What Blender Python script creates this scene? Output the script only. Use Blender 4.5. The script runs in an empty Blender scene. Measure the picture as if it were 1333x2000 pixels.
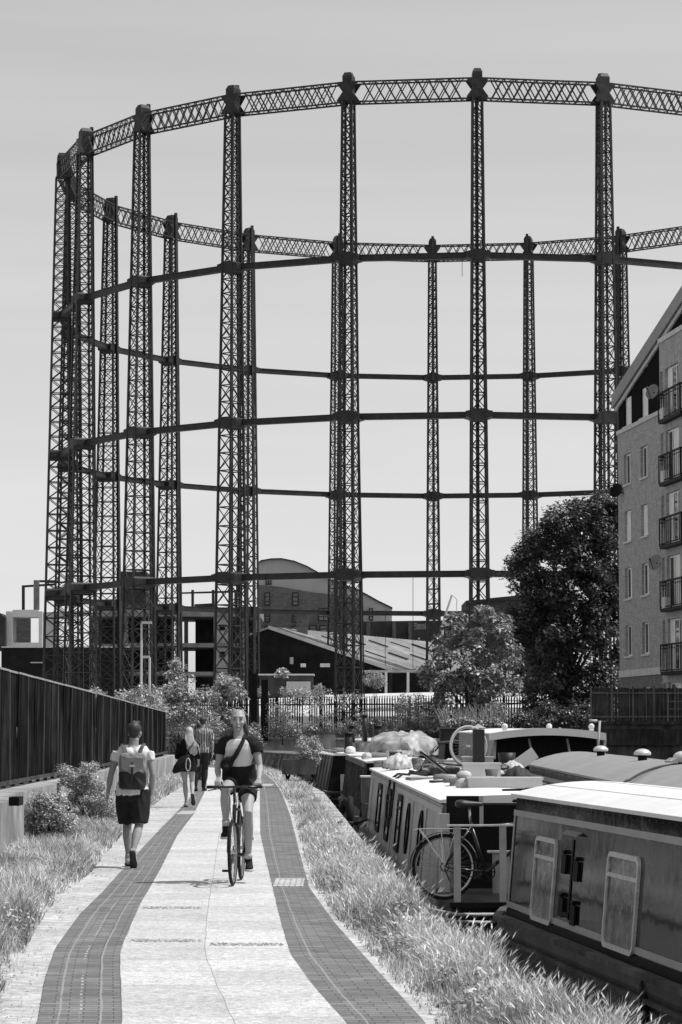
import bpy, bmesh, math, random
import numpy as np
from mathutils import Vector, Matrix
random.seed(7); RNG = np.random.default_rng(7)
R = math.radians
C = bpy.context.scene.collection
SC = bpy.context.scene

# ------------------------------------------------------------------ camera
F = 5069.0; TH = 0.0821; CH = 1.68
cam_d = bpy.data.cameras.new("camera"); cam = bpy.data.objects.new("camera", cam_d); C.objects.link(cam)
cam.location = (0, 0, CH); cam.rotation_euler = (math.pi/2 + TH, 0, 0)
cam_d.sensor_fit = 'VERTICAL'; cam_d.sensor_height = 36.0; cam_d.lens = 36.0*F/2000.0
cam_d.clip_start = 0.5; cam_d.clip_end = 6000
SC.camera = cam
# ------------------------------------------------------------------ sky, sun, exposure
SUN_EL, SUN_AZ = R(60), R(93)          # azimuth clockwise from +Y
world = bpy.data.worlds.new("World"); SC.world = world; world.use_nodes = True
nt = world.node_tree; nt.nodes.clear()
sky = nt.nodes.new('ShaderNodeTexSky'); sky.sky_type = 'NISHITA'; sky.sun_disc = False
sky.sun_elevation = SUN_EL; sky.sun_rotation = SUN_AZ; sky.altitude = 0; sky.air_density = 1.0; sky.dust_density = 1.0; sky.ozone_density = 1.0
bw = nt.nodes.new('ShaderNodeRGBToBW'); bg = nt.nodes.new('ShaderNodeBackground'); wo = nt.nodes.new('ShaderNodeOutputWorld')
bg.inputs[1].default_value = 0.15
pw = nt.nodes.new('ShaderNodeMath'); pw.operation = 'POWER'; pw.inputs[1].default_value = .66
ml = nt.nodes.new('ShaderNodeMath'); ml.operation = 'MULTIPLY'; ml.inputs[1].default_value = 1.588
nt.links.new(sky.outputs[0], bw.inputs[0]); nt.links.new(bw.outputs[0], pw.inputs[0]); nt.links.new(pw.outputs[0], ml.inputs[0]); 
tcw = nt.nodes.new('ShaderNodeTexCoord'); mpw = nt.nodes.new('ShaderNodeMapping'); mpw.inputs['Scale'].default_value = (1.2, 1.2, 16); nzw = nt.nodes.new('ShaderNodeTexNoise'); nzw.inputs['Scale'].default_value = 2.2; nzw.inputs['Detail'].default_value = 6
mrw = nt.nodes.new('ShaderNodeMapRange'); mrw.inputs['From Min'].default_value = .35; mrw.inputs['From Max'].default_value = .65; mrw.inputs['To Min'].default_value = .965; mrw.inputs['To Max'].default_value = 1.045   # thin high cirrus
mlw = nt.nodes.new('ShaderNodeMath'); mlw.operation = 'MULTIPLY'
nt.links.new(tcw.outputs['Generated'], mpw.inputs[0]); nt.links.new(mpw.outputs[0], nzw.inputs['Vector']); nt.links.new(nzw.outputs['Fac'], mrw.inputs['Value']); nt.links.new(mrw.outputs[0], mlw.inputs[1]); nt.links.new(ml.outputs[0], mlw.inputs[0]); nt.links.new(mlw.outputs[0], bg.inputs[0]); nt.links.new(bg.outputs[0], wo.inputs[0])
sun_d = bpy.data.lights.new("sun", 'SUN'); sun_d.energy = 3.6; sun_d.angle = R(0.5); sun_d.color = (1, 1, 1)
sun = bpy.data.objects.new("sun", sun_d); C.objects.link(sun)
sv = Vector((math.sin(SUN_AZ)*math.cos(SUN_EL), math.cos(SUN_AZ)*math.cos(SUN_EL), math.sin(SUN_EL)))
sun.rotation_euler = sv.to_track_quat('Z', 'Y').to_euler()
SC.view_settings.view_transform = 'Standard'; SC.view_settings.look = 'None'
SC.view_settings.exposure = 0.2; SC.view_settings.gamma = 1.0
SC.render.engine = 'CYCLES'

# ------------------------------------------------------------------ image -> place helpers
ct, st = math.cos(TH), math.sin(TH)
def ray(px, py):
    a = (px-666.5)/F; b = (1000-py)/F
    return Vector((a, ct - b*st, st + b*ct))
def W(px, py, z=0.0):
    d = ray(px, py); t = (z-CH)/d.z
    return Vector((d.x*t, d.y*t, z))
def WD(px, py, Y):
    d = ray(px, py); t = Y/d.y
    return Vector((d.x*t, Y, CH+d.z*t))
def ZD(py, Y): return WD(666.5, py, Y).z
def XD(px, Y): return WD(px, 1417, Y).x

# ------------------------------------------------------------------ materials (all greys: the photo is black and white)
MATS = {}
def mat(name, g, rough=0.75, n=0.25, sc=6.0, bump=0.0, bsc=None, metal=0.0, stretch=(1, 1, 1), coat=0.0, island=0.0, spec=None, detail=5, n2=0.0, sc2=1.0, trans=0.0, objr=0.0):
    if name in MATS: return MATS[name]
    m = bpy.data.materials.new(name); m.use_nodes = True; t = m.node_tree; N = t.nodes; L = t.links
    p = N['Principled BSDF']; p.inputs['Roughness'].default_value = rough; p.inputs['Metallic'].default_value = metal
    if coat: p.inputs['Coat Weight'].default_value = coat; p.inputs['Coat Roughness'].default_value = 0.06
    p.inputs['Specular IOR Level'].default_value = spec if spec is not None else (.12 if rough >= .6 else .4)
    tc = N.new('ShaderNodeTexCoord'); mp = N.new('ShaderNodeMapping'); mp.inputs['Scale'].default_value = stretch
    L.new(tc.outputs['Object'], mp.inputs['Vector'])
    nz = N.new('ShaderNodeTexNoise'); nz.inputs['Scale'].default_value = sc; nz.inputs['Detail'].default_value = detail; nz.inputs['Roughness'].default_value = 0.65
    L.new(mp.outputs[0], nz.inputs['Vector'])
    mr = N.new('ShaderNodeMapRange'); mr.inputs['From Min'].default_value = 0.3; mr.inputs['From Max'].default_value = 0.7
    mr.inputs['To Min'].default_value = g*(1-n); mr.inputs['To Max'].default_value = min(0.95, g*(1+n)); L.new(nz.outputs['Fac'], mr.inputs['Value'])
    out = mr.outputs[0]
    if n2:
        z2 = N.new('ShaderNodeTexNoise'); z2.inputs['Scale'].default_value = sc2; z2.inputs['Detail'].default_value = 4; L.new(tc.outputs['Object'], z2.inputs['Vector'])
        m2 = N.new('ShaderNodeMapRange'); m2.inputs['From Min'].default_value = 0.35; m2.inputs['From Max'].default_value = 0.65
        m2.inputs['To Min'].default_value = 1-n2; m2.inputs['To Max'].default_value = 1+n2*0.6; L.new(z2.outputs['Fac'], m2.inputs['Value'])
        mu = N.new('ShaderNodeMath'); mu.operation = 'MULTIPLY'; L.new(out, mu.inputs[0]); L.new(m2.outputs[0], mu.inputs[1]); out = mu.outputs[0]
    if island:
        ge = N.new('ShaderNodeNewGeometry'); m3 = N.new('ShaderNodeMapRange'); L.new(ge.outputs['Random Per Island'], m3.inputs['Value'])
        m3.inputs['To Min'].default_value = 1-island; m3.inputs['To Max'].default_value = 1+island
        mu = N.new('ShaderNodeMath'); mu.operation = 'MULTIPLY'; L.new(out, mu.inputs[0]); L.new(m3.outputs[0], mu.inputs[1]); out = mu.outputs[0]
    if objr:
        oi = N.new('ShaderNodeObjectInfo'); m4 = N.new('ShaderNodeMapRange'); L.new(oi.outputs['Random'], m4.inputs['Value']); m4.inputs['To Min'].default_value = 1-objr; m4.inputs['To Max'].default_value = 1+objr
        mu = N.new('ShaderNodeMath'); mu.operation = 'MULTIPLY'; L.new(out, mu.inputs[0]); L.new(m4.outputs[0], mu.inputs[1]); out = mu.outputs[0]
    L.new(out, p.inputs['Base Color'])
    if bump:
        b = N.new('ShaderNodeBump'); b.inputs['Strength'].default_value = bump; b.inputs['Distance'].default_value = 0.02
        if bsc:
            z3 = N.new('ShaderNodeTexNoise'); z3.inputs['Scale'].default_value = bsc; z3.inputs['Detail'].default_value = 5; L.new(mp.outputs[0], z3.inputs['Vector']); L.new(z3.outputs['Fac'], b.inputs['Height'])
        else: L.new(nz.outputs['Fac'], b.inputs['Height'])
        L.new(b.outputs[0], p.inputs['Normal'])
    if trans:
        tb = N.new('ShaderNodeBsdfTranslucent'); L.new(out, tb.inputs['Color']); mx = N.new('ShaderNodeMixShader'); mx.inputs[0].default_value = trans
        L.new(p.outputs[0], mx.inputs[1]); L.new(tb.outputs[0], mx.inputs[2]); L.new(mx.outputs[0], N['Material Output'].inputs['Surface'])
    MATS[name] = m; return m
def brick_mat(name, c1, c2, mortar, bw_, bh, msize=0.012, rough=0.85, coords='UV', bump=0.3, offset=0.5, vary=0.25, sc=3.0, rot=None):
    if name in MATS: return MATS[name]
    m = bpy.data.materials.new(name); m.use_nodes = True; t = m.node_tree; N = t.nodes; L = t.links
    p = N['Principled BSDF']; p.inputs['Roughness'].default_value = rough; p.inputs['Specular IOR Level'].default_value = .15
    tc = N.new('ShaderNodeTexCoord'); mp = N.new('ShaderNodeMapping'); L.new(tc.outputs[coords], mp.inputs['Vector'])
    if rot: mp.inputs['Rotation'].default_value = rot
    b = N.new('ShaderNodeTexBrick'); L.new(mp.outputs[0], b.inputs['Vector']); b.offset = offset
    g3 = lambda v: (v, v, v, 1)
    b.inputs['Color1'].default_value = g3(c1); b.inputs['Color2'].default_value = g3(c2); b.inputs['Mortar'].default_value = g3(mortar)
    b.inputs['Scale'].default_value = 1.0; b.inputs['Mortar Size'].default_value = msize; b.inputs['Brick Width'].default_value = bw_; b.inputs['Row Height'].default_value = bh
    b.inputs['Bias'].default_value = 0.0; b.inputs['Mortar Smooth'].default_value = 0.1
    nz = N.new('ShaderNodeTexNoise'); nz.inputs['Scale'].default_value = sc; nz.inputs['Detail'].default_value = 8; nz.inputs['Roughness'].default_value = 0.7
    L.new(tc.outputs['Object'], nz.inputs['Vector'])
    mr = N.new('ShaderNodeMapRange'); mr.inputs['From Min'].default_value = .3; mr.inputs['From Max'].default_value = .7; mr.inputs['To Min'].default_value = 1-vary; mr.inputs['To Max'].default_value = 1+vary
    L.new(nz.outputs['Fac'], mr.inputs['Value'])
    mx = N.new('ShaderNodeMix'); mx.data_type = 'RGBA'; mx.blend_type = 'MULTIPLY'; mx.inputs[0].default_value = 1
    L.new(b.outputs['Color'], mx.inputs[6]); L.new(mr.outputs[0], mx.inputs[7]); L.new(mx.outputs[2], p.inputs['Base Color'])
    bu = N.new('ShaderNodeBump'); bu.inputs['Strength'].default_value = bump; bu.inputs['Distance'].default_value = .01; bu.invert = True
    L.new(b.outputs['Fac'], bu.inputs['Height']); L.new(bu.outputs[0], p.inputs['Normal'])
    MATS[name] = m; return m

# ------------------------------------------------------------------ mesh helpers
class MB:
    def __init__(s): s.v = []; s.f = []; s.uv = None
    def add(s, vs, fs):
        o = len(s.v); s.v.extend([tuple(v) for v in vs]); s.f.extend([tuple(i+o for i in f) for f in fs]); return s
    def box(s, x0, x1, y0, y1, z0, z1, M=None):
        vs = [Vector((x, y, z)) for z in (z0, z1) for y in (y0, y1) for x in (x0, x1)]
        if M: vs = [M @ v for v in vs]
        return s.add(vs, [(0, 2, 3, 1), (4, 5, 7, 6), (0, 1, 5, 4), (2, 6, 7, 3), (0, 4, 6, 2), (1, 3, 7, 5)])
    def bar(s, p, q, w, h=None, up=(0, 0, 1)):
        h = h or w; p = Vector(p); q = Vector(q); d = (q-p)
        if d.length < 1e-6: return s
        d.normalize(); u = Vector(up)
        if abs(d.dot(u)) > .98: u = Vector((0, 1, 0))
        a = d.cross(u).normalized(); b = a.cross(d).normalized()
        vs = [c + a*(i*w/2) + b*(j*h/2) for c in (p, q) for j in (-1, 1) for i in (-1, 1)]
        return s.add(vs, [(0, 2, 3, 1), (4, 5, 7, 6), (0, 1, 5, 4), (2, 6, 7, 3), (0, 4, 6, 2), (1, 3, 7, 5)])
    def rings(s, rs, cap=True):
        n = len(rs[0]); o = len(s.v)
        for r in rs: s.v.extend([tuple(p) for p in r])
        for k in range(len(rs)-1):
            for i in range(n):
                j = (i+1) % n; s.f.append((o+k*n+i, o+k*n+j, o+(k+1)*n+j, o+(k+1)*n+i))
        if cap:
            s.f.append(tuple(o+i for i in range(n))[::-1]); s.f.append(tuple(o+(len(rs)-1)*n+i for i in range(n)))
        return s
    def tube(s, pts, r, n=8, up=None, flat=None):
        pts = [Vector(p) for p in pts]; m = len(pts)
        if not hasattr(r, '__len__'): r = [r]*m
        rs = []; prev = None
        for k, p in enumerate(pts):
            d = (pts[min(k+1, m-1)]-pts[max(k-1, 0)]).normalized()
            if prev is None:
                u = Vector(up) if up else (Vector((0, 0, 1)) if abs(d.z) < .9 else Vector((0, 1, 0)))
                a = d.cross(u).normalized()
            else: a = (prev - d*prev.dot(d)).normalized()
            prev = a; b = d.cross(a)
            rr = r[k]; ra, rb = (rr if hasattr(rr, '__len__') else (rr, rr))
            rs.append([p + a*(ra*math.cos(2*math.pi*i/n)) + b*(rb*math.sin(2*math.pi*i/n)) for i in range(n)])
        return s.rings(rs)
    def ell(s, c, r, n=12, m=8, M=None):
        c = Vector(c); vs = []; rs = []
        for k in range(1, m):
            ph = math.pi*k/m
            rs.append([Vector((r[0]*math.sin(ph)*math.cos(2*math.pi*i/n), r[1]*math.sin(ph)*math.sin(2*math.pi*i/n), -r[2]*math.cos(ph))) for i in range(n)])
        o = len(s.v)
        T = (lambda v: c + (M @ v)) if M else (lambda v: c+v)
        for q in rs: s.v.extend([tuple(T(v)) for v in q])
        for k in range(len(rs)-1):
            for i in range(n):
                j = (i+1) % n; s.f.append((o+k*n+i, o+k*n+j, o+(k+1)*n+j, o+(k+1)*n+i))
        b = len(s.v); s.v.append(tuple(T(Vector((0, 0, -r[2]))))); s.v.append(tuple(T(Vector((0, 0, r[2])))))
        e = o+(len(rs)-1)*n
        for i in range(n):
            j = (i+1) % n; s.f.append((b, o+j, o+i)); s.f.append((b+1, e+i, e+j))
        return s
    def prism(s, poly, h0, h1, fn):      # poly of (a,b); fn(a,b,h)->Vector
        n = len(poly); v0 = [fn(a, b, h0) for a, b in poly]; v1 = [fn(a, b, h1) for a, b in poly]
        return s.add(v0+v1, [tuple(range(n))[::-1], tuple(range(n, 2*n))] + [(i, (i+1) % n, n+(i+1) % n, n+i) for i in range(n)])
    def build(s, name, m=None, parent=None, smooth=False, uv=None):
        me = bpy.data.meshes.new(name); me.from_pydata(s.v, [], s.f); me.validate()
        bm = bmesh.new(); bm.from_mesh(me); bmesh.ops.recalc_face_normals(bm, faces=bm.faces[:]); bm.to_mesh(me); bm.free()
        if m: me.materials.append(m)
        if smooth: me.shade_smooth()
        o = bpy.data.objects.new(name, me); C.objects.link(o)
        if parent: o.parent = parent
        return o
def tag(o, label=None, cat=None, group=None, kind=None):
    if label: o['label'] = label
    if cat: o['category'] = cat
    if group: o['group'] = group
    if kind: o['kind'] = kind
    return o
def thing(name, loc, label, cat, group=None, rz=0.0):
    o = bpy.data.objects.new(name, None); C.objects.link(o); o.location = loc; o.rotation_euler = (0, 0, rz); o.empty_display_size = .2
    return tag(o, label, cat, group)
def kids(o): return [c for c in bpy.data.objects if c.parent == o]
def dup(root, loc=None, rz=None, label=None, scale=None):
    def cp(o, par):
        c = o.copy(); C.objects.link(c)
        if par: c.parent = par
        for k in kids(o): cp(k, c)
        return c
    r = cp(root, None)
    if loc is not None: r.location = loc
    if rz is not None: r.rotation_euler = (0, 0, rz)
    if scale is not None: r.scale = (scale,)*3 if not hasattr(scale, '__len__') else scale
    if label: r['label'] = label
    return r
def inst(o, parent, M=None):
    c = o.copy(); C.objects.link(c); c.parent = parent
    if M is not None: c.matrix_local = M
    return c
def fast(name, V, F4, m, parent=None, smooth=False):
    me = bpy.data.meshes.new(name); nv, nf, k = len(V), len(F4), F4.shape[1]
    me.vertices.add(nv); me.vertices.foreach_set('co', np.asarray(V, np.float32).ravel())
    me.loops.add(nf*k); me.loops.foreach_set('vertex_index', np.asarray(F4, np.int32).ravel())
    me.polygons.add(nf); me.polygons.foreach_set('loop_start', np.arange(nf, dtype=np.int32)*k)
    try: me.polygons.foreach_set('loop_total', np.full(nf, k, dtype=np.int32))
    except Exception: pass
    me.update(calc_edges=True); me.validate(); me.materials.append(m)
    if smooth: me.shade_smooth()
    o = bpy.data.objects.new(name, me); C.objects.link(o)
    if parent: o.parent = parent
    return o
def shape(items, name, m, parent, voxel=0.01, smooth=2, factor=.5):   # union of closed lofts as one continuous skin
    o = items.build(name, None, None)
    md = o.modifiers.new('r', 'REMESH'); md.mode = 'VOXEL'; md.voxel_size = voxel; md.use_smooth_shade = True
    if smooth: ms = o.modifiers.new('s', 'SMOOTH'); ms.iterations = smooth; ms.factor = factor
    dg = bpy.context.evaluated_depsgraph_get(); me = bpy.data.meshes.new_from_object(o.evaluated_get(dg))
    old = o.data; o.modifiers.clear(); o.data = me; bpy.data.meshes.remove(old); me.name = name; me.materials.clear(); me.materials.append(m); me.shade_smooth()
    if parent: o.parent = parent
    return o

from mathutils import noise as mnoise
def crumple(o, amp, sc, cuts=3):
    bm = bmesh.new(); bm.from_mesh(o.data); bmesh.ops.subdivide_edges(bm, edges=bm.edges[:], cuts=cuts, use_grid_fill=True); bm.normal_update()
    for v in bm.verts:
        p = v.co*sc; d = abs(mnoise.noise(p))*1.6-.45 + .5*mnoise.noise(p*2.7); v.co += v.normal*amp*d
    bm.to_mesh(o.data); bm.free(); return o
def folds(o, amp=.007, sx=13, sz=5, seed=0):      # soft slanting cloth folds
    me = o.data; n = [v.normal.copy() for v in me.vertices]
    for v, q in zip(me.vertices, n):
        p = v.co; u = Vector((p.x*sx+p.z*2.5, p.y*sx, (p.z+p.x*.5)*sz+seed)); d = 1-abs(mnoise.noise(u))*3.2; d2 = mnoise.noise(u*2.1); v.co = p + q*(amp*(d*.8+d2*.6-.3))
    me.update(); return o
# ------------------------------------------------------------------ the lie of the canal and path
def curve(pts, z=0.0):
    q = sorted([(lambda w: (w.y, w.x))(W(a, b, z)) for a, b in pts]); return np.array([a for a, _ in q]), np.array([b for _, b in q])
cSL = curve([(239, 2000), (234, 1865), (241, 1844), (273, 1770), (315, 1697), (346, 1634), (378, 1592), (399, 1550), (404, 1530)])
cSR = curve([(677, 2000), (620, 1938), (567, 1865), (549, 1802), (535, 1744), (520, 1681), (509, 1629), (508, 1550), (506, 1522)])
cBL = curve([(73, 2000), (87, 1917), (108, 1854), (157, 1786), (200, 1744), (252, 1686), (315, 1618), (341, 1592), (372, 1558), (386, 1535)])
cBR = curve([(832, 2000), (740, 1900), (655, 1805), (604, 1734), (583, 1655), (567, 1592), (551, 1550), (536, 1527), (519, 1512)])
cDL = curve([(-20, 2000), (0, 1944), (31, 1886), (68, 1812), (105, 1760), (173, 1707), (231, 1639), (294, 1576), (325, 1555), (360, 1535)])
def ev(c, Y): return np.interp(Y, c[0], c[1])
def ext(c, near=(None, None), far=None):
    Y, X = c
    s = (X[1]-X[0])/(Y[1]-Y[0]); Y = np.concatenate([[4.0], Y]); X = np.concatenate([[X[0]-s*(Y[1]-4.0)*.6], X])
    for (yy, xx) in far: Y = np.append(Y, yy); X = np.append(X, xx)
    return Y, X
cSL = ext(cSL, far=[(92, -4.9), (110, -7.4), (124, -13.5)]); cSR = ext(cSR, far=[(95, -3.7), (112, -6.4), (127, -13.0)])
cBL = ext(cBL, far=[(92, -5.3), (109, -7.9), (123, -13.8)]); cBR = ext(cBR, far=[(97, -3.3), (114, -6.0), (128, -12.8)])
cDL = ext(cDL, far=[(90, -5.3), (107, -8.2), (121, -14.2)])
cE = (np.array([2, 13, 17, 21, 26, 32, 39, 64, 90, 112, 131, 150]), np.array([2.5, 1.40, 1.10, .82, .60, .42, .22, -.46, -1.9, -4.9, -12, -30]))

m_ground = mat('dry_ground', .30, .95, .3, 4, bump=.4, bsc=30, n2=.2)
m_dirt = mat('pale_dirt', .48, .95, .35, 9.0, bump=.6, bsc=45, n2=.18, sc2=1.2)
m_stone = mat('coping_stone', .42, .9, .25, 5, bump=.3, bsc=40, n2=.2)
m_quay = mat('quay_wall', .16, .9, .5, 2, bump=.4, stretch=(1, 1, .3), n2=.3)
LAND = 1.0
def sheet(name, polys, m, thick=None):
    b = MB()
    for P in polys: b.add([Vector(p) for p in P], [tuple(range(len(P)))])
    o = b.build(name, m); bm = bmesh.new(); bm.from_mesh(o.data); bmesh.ops.triangulate(bm, faces=bm.faces[:], ngon_method='EAR_CLIP')
    for f in bm.faces:
        if f.normal.z < 0 and abs(f.normal.z) > .5: f.normal_flip()
    bm.to_mesh(o.data); bm.free(); tag(o, kind='structure'); return o
left_edge = [(3.5, -30)] + [(x, y) for y, x in zip(*cE)] + [(-700, 420)]
right_edge = [(30, -30), (30, 103.5), (9.7, 103.5), (9.4, 114), (2, 127), (-14, 141), (-34, 158), (-700, 440)]
far = 2800
gl = [(x, y, 0.0) for x, y in left_edge] + [(-far, 420, 0), (-far, -30, 0)]
gr = [(x, y, LAND) for x, y in right_edge] + [(-far, 440, LAND), (-far, far, LAND), (far, far, LAND), (far, -30, LAND)]
# one ground sheet: banks, quay sides and the canal bed
gb = [gl, gr[::-1]]
for E_, zt in ((left_edge, 0.0), (right_edge, LAND)):
    for a, b in zip(E_[:-1], E_[1:]): gb.append([(a[0], a[1], zt), (b[0], b[1], zt), (b[0], b[1], -2), (a[0], a[1], -2)])
gb.append([(-far, -30, -2), (40, -30, -2), (40, 500, -2), (-far, 500, -2)])
ground = sheet('ground', gb, m_ground)
WZ = -0.80
m_water = mat('canal_water', .02, .06, .3, 1.5, bump=.12, bsc=5, spec=.6)
water = MB().add([(-699, -29, WZ), (31, -29, WZ), (31, 445, WZ), (-699, 445, WZ)], [(0, 1, 2, 3)]).build('water', m_water); tag(water, kind='structure')

# coping along the canal edge (real stones, one continuous kerb), path surfaces as thin sheets with metric UVs
def ribbon(name, cl, cr, z, m, nu=6, y0=6, y1=122, thick=None, frac=(0, 1)):
    Ys = np.concatenate([np.arange(y0, 60, .5), np.arange(60, y1, 1.5)]); V = []; UV = []; s = 0; prev = None
    for Y in Ys:
        l, r = ev(cl, Y), ev(cr, Y); a = l+(r-l)*frac[0]; b = l+(r-l)*frac[1]; mid = np.array([(a+b)/2, Y])
        if prev is not None: s += np.linalg.norm(mid-prev)
        prev = mid
        for i in range(nu+1):
            V.append((a+(b-a)*i/nu, Y, z)); UV.append((i/nu, s))
    Fq = [(k*(nu+1)+i, k*(nu+1)+i+1, (k+1)*(nu+1)+i+1, (k+1)*(nu+1)+i) for k in range(len(Ys)-1) for i in range(nu)]
    me = bpy.data.meshes.new(name); me.from_pydata(V, [], Fq); uv = me.uv_layers.new(name='UVMap')
    for lp in me.loops: uv.data[lp.index].uv = UV[lp.vertex_index]
    me.materials.append(m); o = bpy.data.objects.new(name, me); C.objects.link(o); tag(o, kind='structure'); return o
def path_mat(name, kind):
    m = bpy.data.materials.new(name); m.use_nodes = True; t = m.node_tree; N = t.nodes; L = t.links; p = N['Principled BSDF']; p.inputs['Roughness'].default_value = .85
    tc = N.new('ShaderNodeTexCoord'); sx = N.new('ShaderNodeSeparateXYZ'); L.new(tc.outputs['UV'], sx.inputs[0])
    def M2(op, a, b=None, c=None):
        n = N.new('ShaderNodeMath'); n.operation = op
        for i, v in enumerate((a, b, c)):
            if v is None: continue
            if isinstance(v, (int, float)): n.inputs[i].default_value = v
            else: L.new(v, n.inputs[i])
        return n.outputs[0]
    def noise(sc, det=6, src='Object', ro=.65):
        n = N.new('ShaderNodeTexNoise'); n.inputs['Scale'].default_value = sc; n.inputs['Detail'].default_value = det; n.inputs['Roughness'].default_value = ro; L.new(tc.outputs[src], n.inputs['Vector']); return n.outputs['Fac']
    def rng(v, a, b, c, d):
        n = N.new('ShaderNodeMapRange'); L.new(v, n.inputs['Value'])
        for k, x in zip(('From Min', 'From Max', 'To Min', 'To Max'), (a, b, c, d)): n.inputs[k].default_value = x
        return n.outputs[0]
    U, Vv = sx.outputs[0], sx.outputs[1]
    cb = N.new('ShaderNodeCombineXYZ'); br = N.new('ShaderNodeTexBrick'); br.inputs['Scale'].default_value = 1.0
    bu = N.new('ShaderNodeBump'); bu.inputs['Distance'].default_value = .01
    if kind == 'slab':
        L.new(M2('MULTIPLY', U, 2.0), cb.inputs[0]); L.new(Vv, cb.inputs[1]); br.offset = 0.45; br.offset_frequency = 2
        # two columns of slabs of uneven lengths
        wob = M2('MULTIPLY', M2('SUBTRACT', noise(1.2, 3), .5), .05)
        L.new(M2('ADD', M2('MULTIPLY', U, 2.0), wob), cb.inputs[0])
        br.inputs['Brick Width'].default_value = 1.0; br.inputs['Row Height'].default_value = .92; br.offset = 0
        br.inputs['Mortar Size'].default_value = .007; br.inputs['Mortar Smooth'].default_value = .6
        br.inputs['Color1'].default_value = (.50,)*3+(1,); br.inputs['Color2'].default_value = (.62,)*3+(1,); br.inputs['Mortar'].default_value = (.28,)*3+(1,)
        L.new(cb.outputs[0], br.inputs['Vector'])
        v = M2('MULTIPLY', br.outputs['Color'], rng(noise(1.1), .3, .7, .84, 1.12)); v = M2('MULTIPLY', v, M2('MULTIPLY', rng(noise(16, 9, ro=.95), .40, .60, .60, 1.34), rng(noise(55, 4, ro=.8), .38, .62, .75, 1.22)))
        v = M2('MULTIPLY', v, M2('MULTIPLY', rng(noise(9, 6), .56, .70, 1.0, .78), rng(noise(.55, 5), .5, .68, 1.0, .84)))
        bu.inputs['Strength'].default_value = .5; L.new(noise(90, 4), bu.inputs['Height'])
    else:
        wob = M2('MULTIPLY', M2('SUBTRACT', noise(1.3, 2), .5), .05); U2 = M2('ADD', U, wob)
        L.new(U, cb.inputs[0]); L.new(Vv, cb.inputs[1]); L.new(cb.outputs[0], br.inputs['Vector'])
        br.inputs['Brick Width'].default_value = .36; br.inputs['Row Height'].default_value = .105; br.inputs['Mortar Size'].default_value = .009; br.inputs['Mortar Smooth'].default_value = .2
        br.inputs['Color1'].default_value = (.125,)*3+(1,); br.inputs['Color2'].default_value = (.205,)*3+(1,); br.inputs['Mortar'].default_value = (.06,)*3+(1,)
        v = M2('MULTIPLY', br.outputs['Color'], rng(noise(2.2), .3, .7, .75, 1.25)); v = M2('MULTIPLY', v, rng(noise(60, 4), .3, .7, .85, 1.15))
        lines = {'bl': (.25, .75), 'brr': (.27,)}[kind]
        for u0 in lines:
            d = M2('ABSOLUTE', M2('SUBTRACT', U2, u0)); k = rng(d, .008, .018, 1, 0); k = M2('MULTIPLY', k, rng(noise(6, 4), .3, .5, .35, 1))
            v = M2('ADD', M2('MULTIPLY', v, M2('SUBTRACT', 1.0, k)), M2('MULTIPLY', k, .27))
        if kind == 'bl':      # a dashed middle joint
            d = M2('ABSOLUTE', M2('SUBTRACT', U2, .5)); k = rng(d, .010, .018, 1, 0); k = M2('MULTIPLY', k, M2('GREATER_THAN', M2('FRACT', M2('MULTIPLY', Vv, 4.8)), .55)); k = M2('MULTIPLY', k, rng(noise(1.0, 2), .4, .55, 0, 1))
            v = M2('ADD', M2('MULTIPLY', v, M2('SUBTRACT', 1.0, k)), M2('MULTIPLY', k, .4))
        bu.inputs['Strength'].default_value = .5; bu.invert = True; L.new(br.outputs['Fac'], bu.inputs['Height'])
    L.new(v, p.inputs['Base Color']); L.new(bu.outputs[0], p.inputs['Normal']); return m
dirt = ribbon('dirt_shoulder', (cDL[0], cDL[1]-.1), (cE[0], cE[1]-.25), .004, m_dirt, 8, 5, 128)
m_soil = mat('verge_soil', .13, .95, .5, 6, bump=.6, bsc=40, n2=.3)
ribbon('verge_soil', (cBR[0], cBR[1]+.22), (cE[0], cE[1]-.02), .0095, m_soil, 4, 5, 124)
ribbon('verge_soil', (np.array([4, 33.8, 33.9, 43.6, 62, 86, 110, 128]), np.array([-3.5, -4.08, -4.38, -4.60, -4.93, -5.38, -9, -18])), (cDL[0], cDL[1]-.12), .0095, m_soil, 4, 5, 124)
slabs = ribbon('slab_path', cSL, cSR, .012, path_mat('concrete_slabs', 'slab'), 6, 5, 122)
ribbon('brick_strip', cBL, cSL, .008, path_mat('brick_paving', 'bl'), 4, 5, 121)
ribbon('brick_strip', cSR, cBR, .008, path_mat('brick_paving_edge', 'brr'), 4, 5, 124)
# cobbled cross strips, drawn as rows of small set stones, and pale paving patches
m_sett = mat('set_pebbles', .34, .9, .4, 12, bump=.3, island=.45)
for yy, x0, x1 in ((1776, 282, 395), (1841, 258, 398), (1848, 412, 556)):
    b = MB(); p0 = W(x0, yy); p1 = W(x1, yy); n = int((p1.x-p0.x)/.035)
    for i in range(n):
        for j in range(5):
            c = p0.lerp(p1, (i+random.random()*.6)/n) + Vector((0, (j-2)*.042+random.uniform(-.01, .01), .013)); b.ell(c, (random.uniform(.012, .02), random.uniform(.014, .024), .008), 6, 4)
    tag(b.build('pebble_strip', m_sett), kind='structure')
m_patch = brick_mat('pale_setts', .42, .55, .2, .12, .12, .01, coords='Object')
for a, b_ in (((533, 1734), (596, 1718)), ((343, 1592), (385, 1585)), ((509, 1536), (536, 1532))):
    p, q = W(a[0], a[1]), W(b_[0], b_[1]); tag(MB().box(p.x, q.x, p.y, q.y, .0, .016).build('paving_patch', m_patch), kind='structure')
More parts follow.
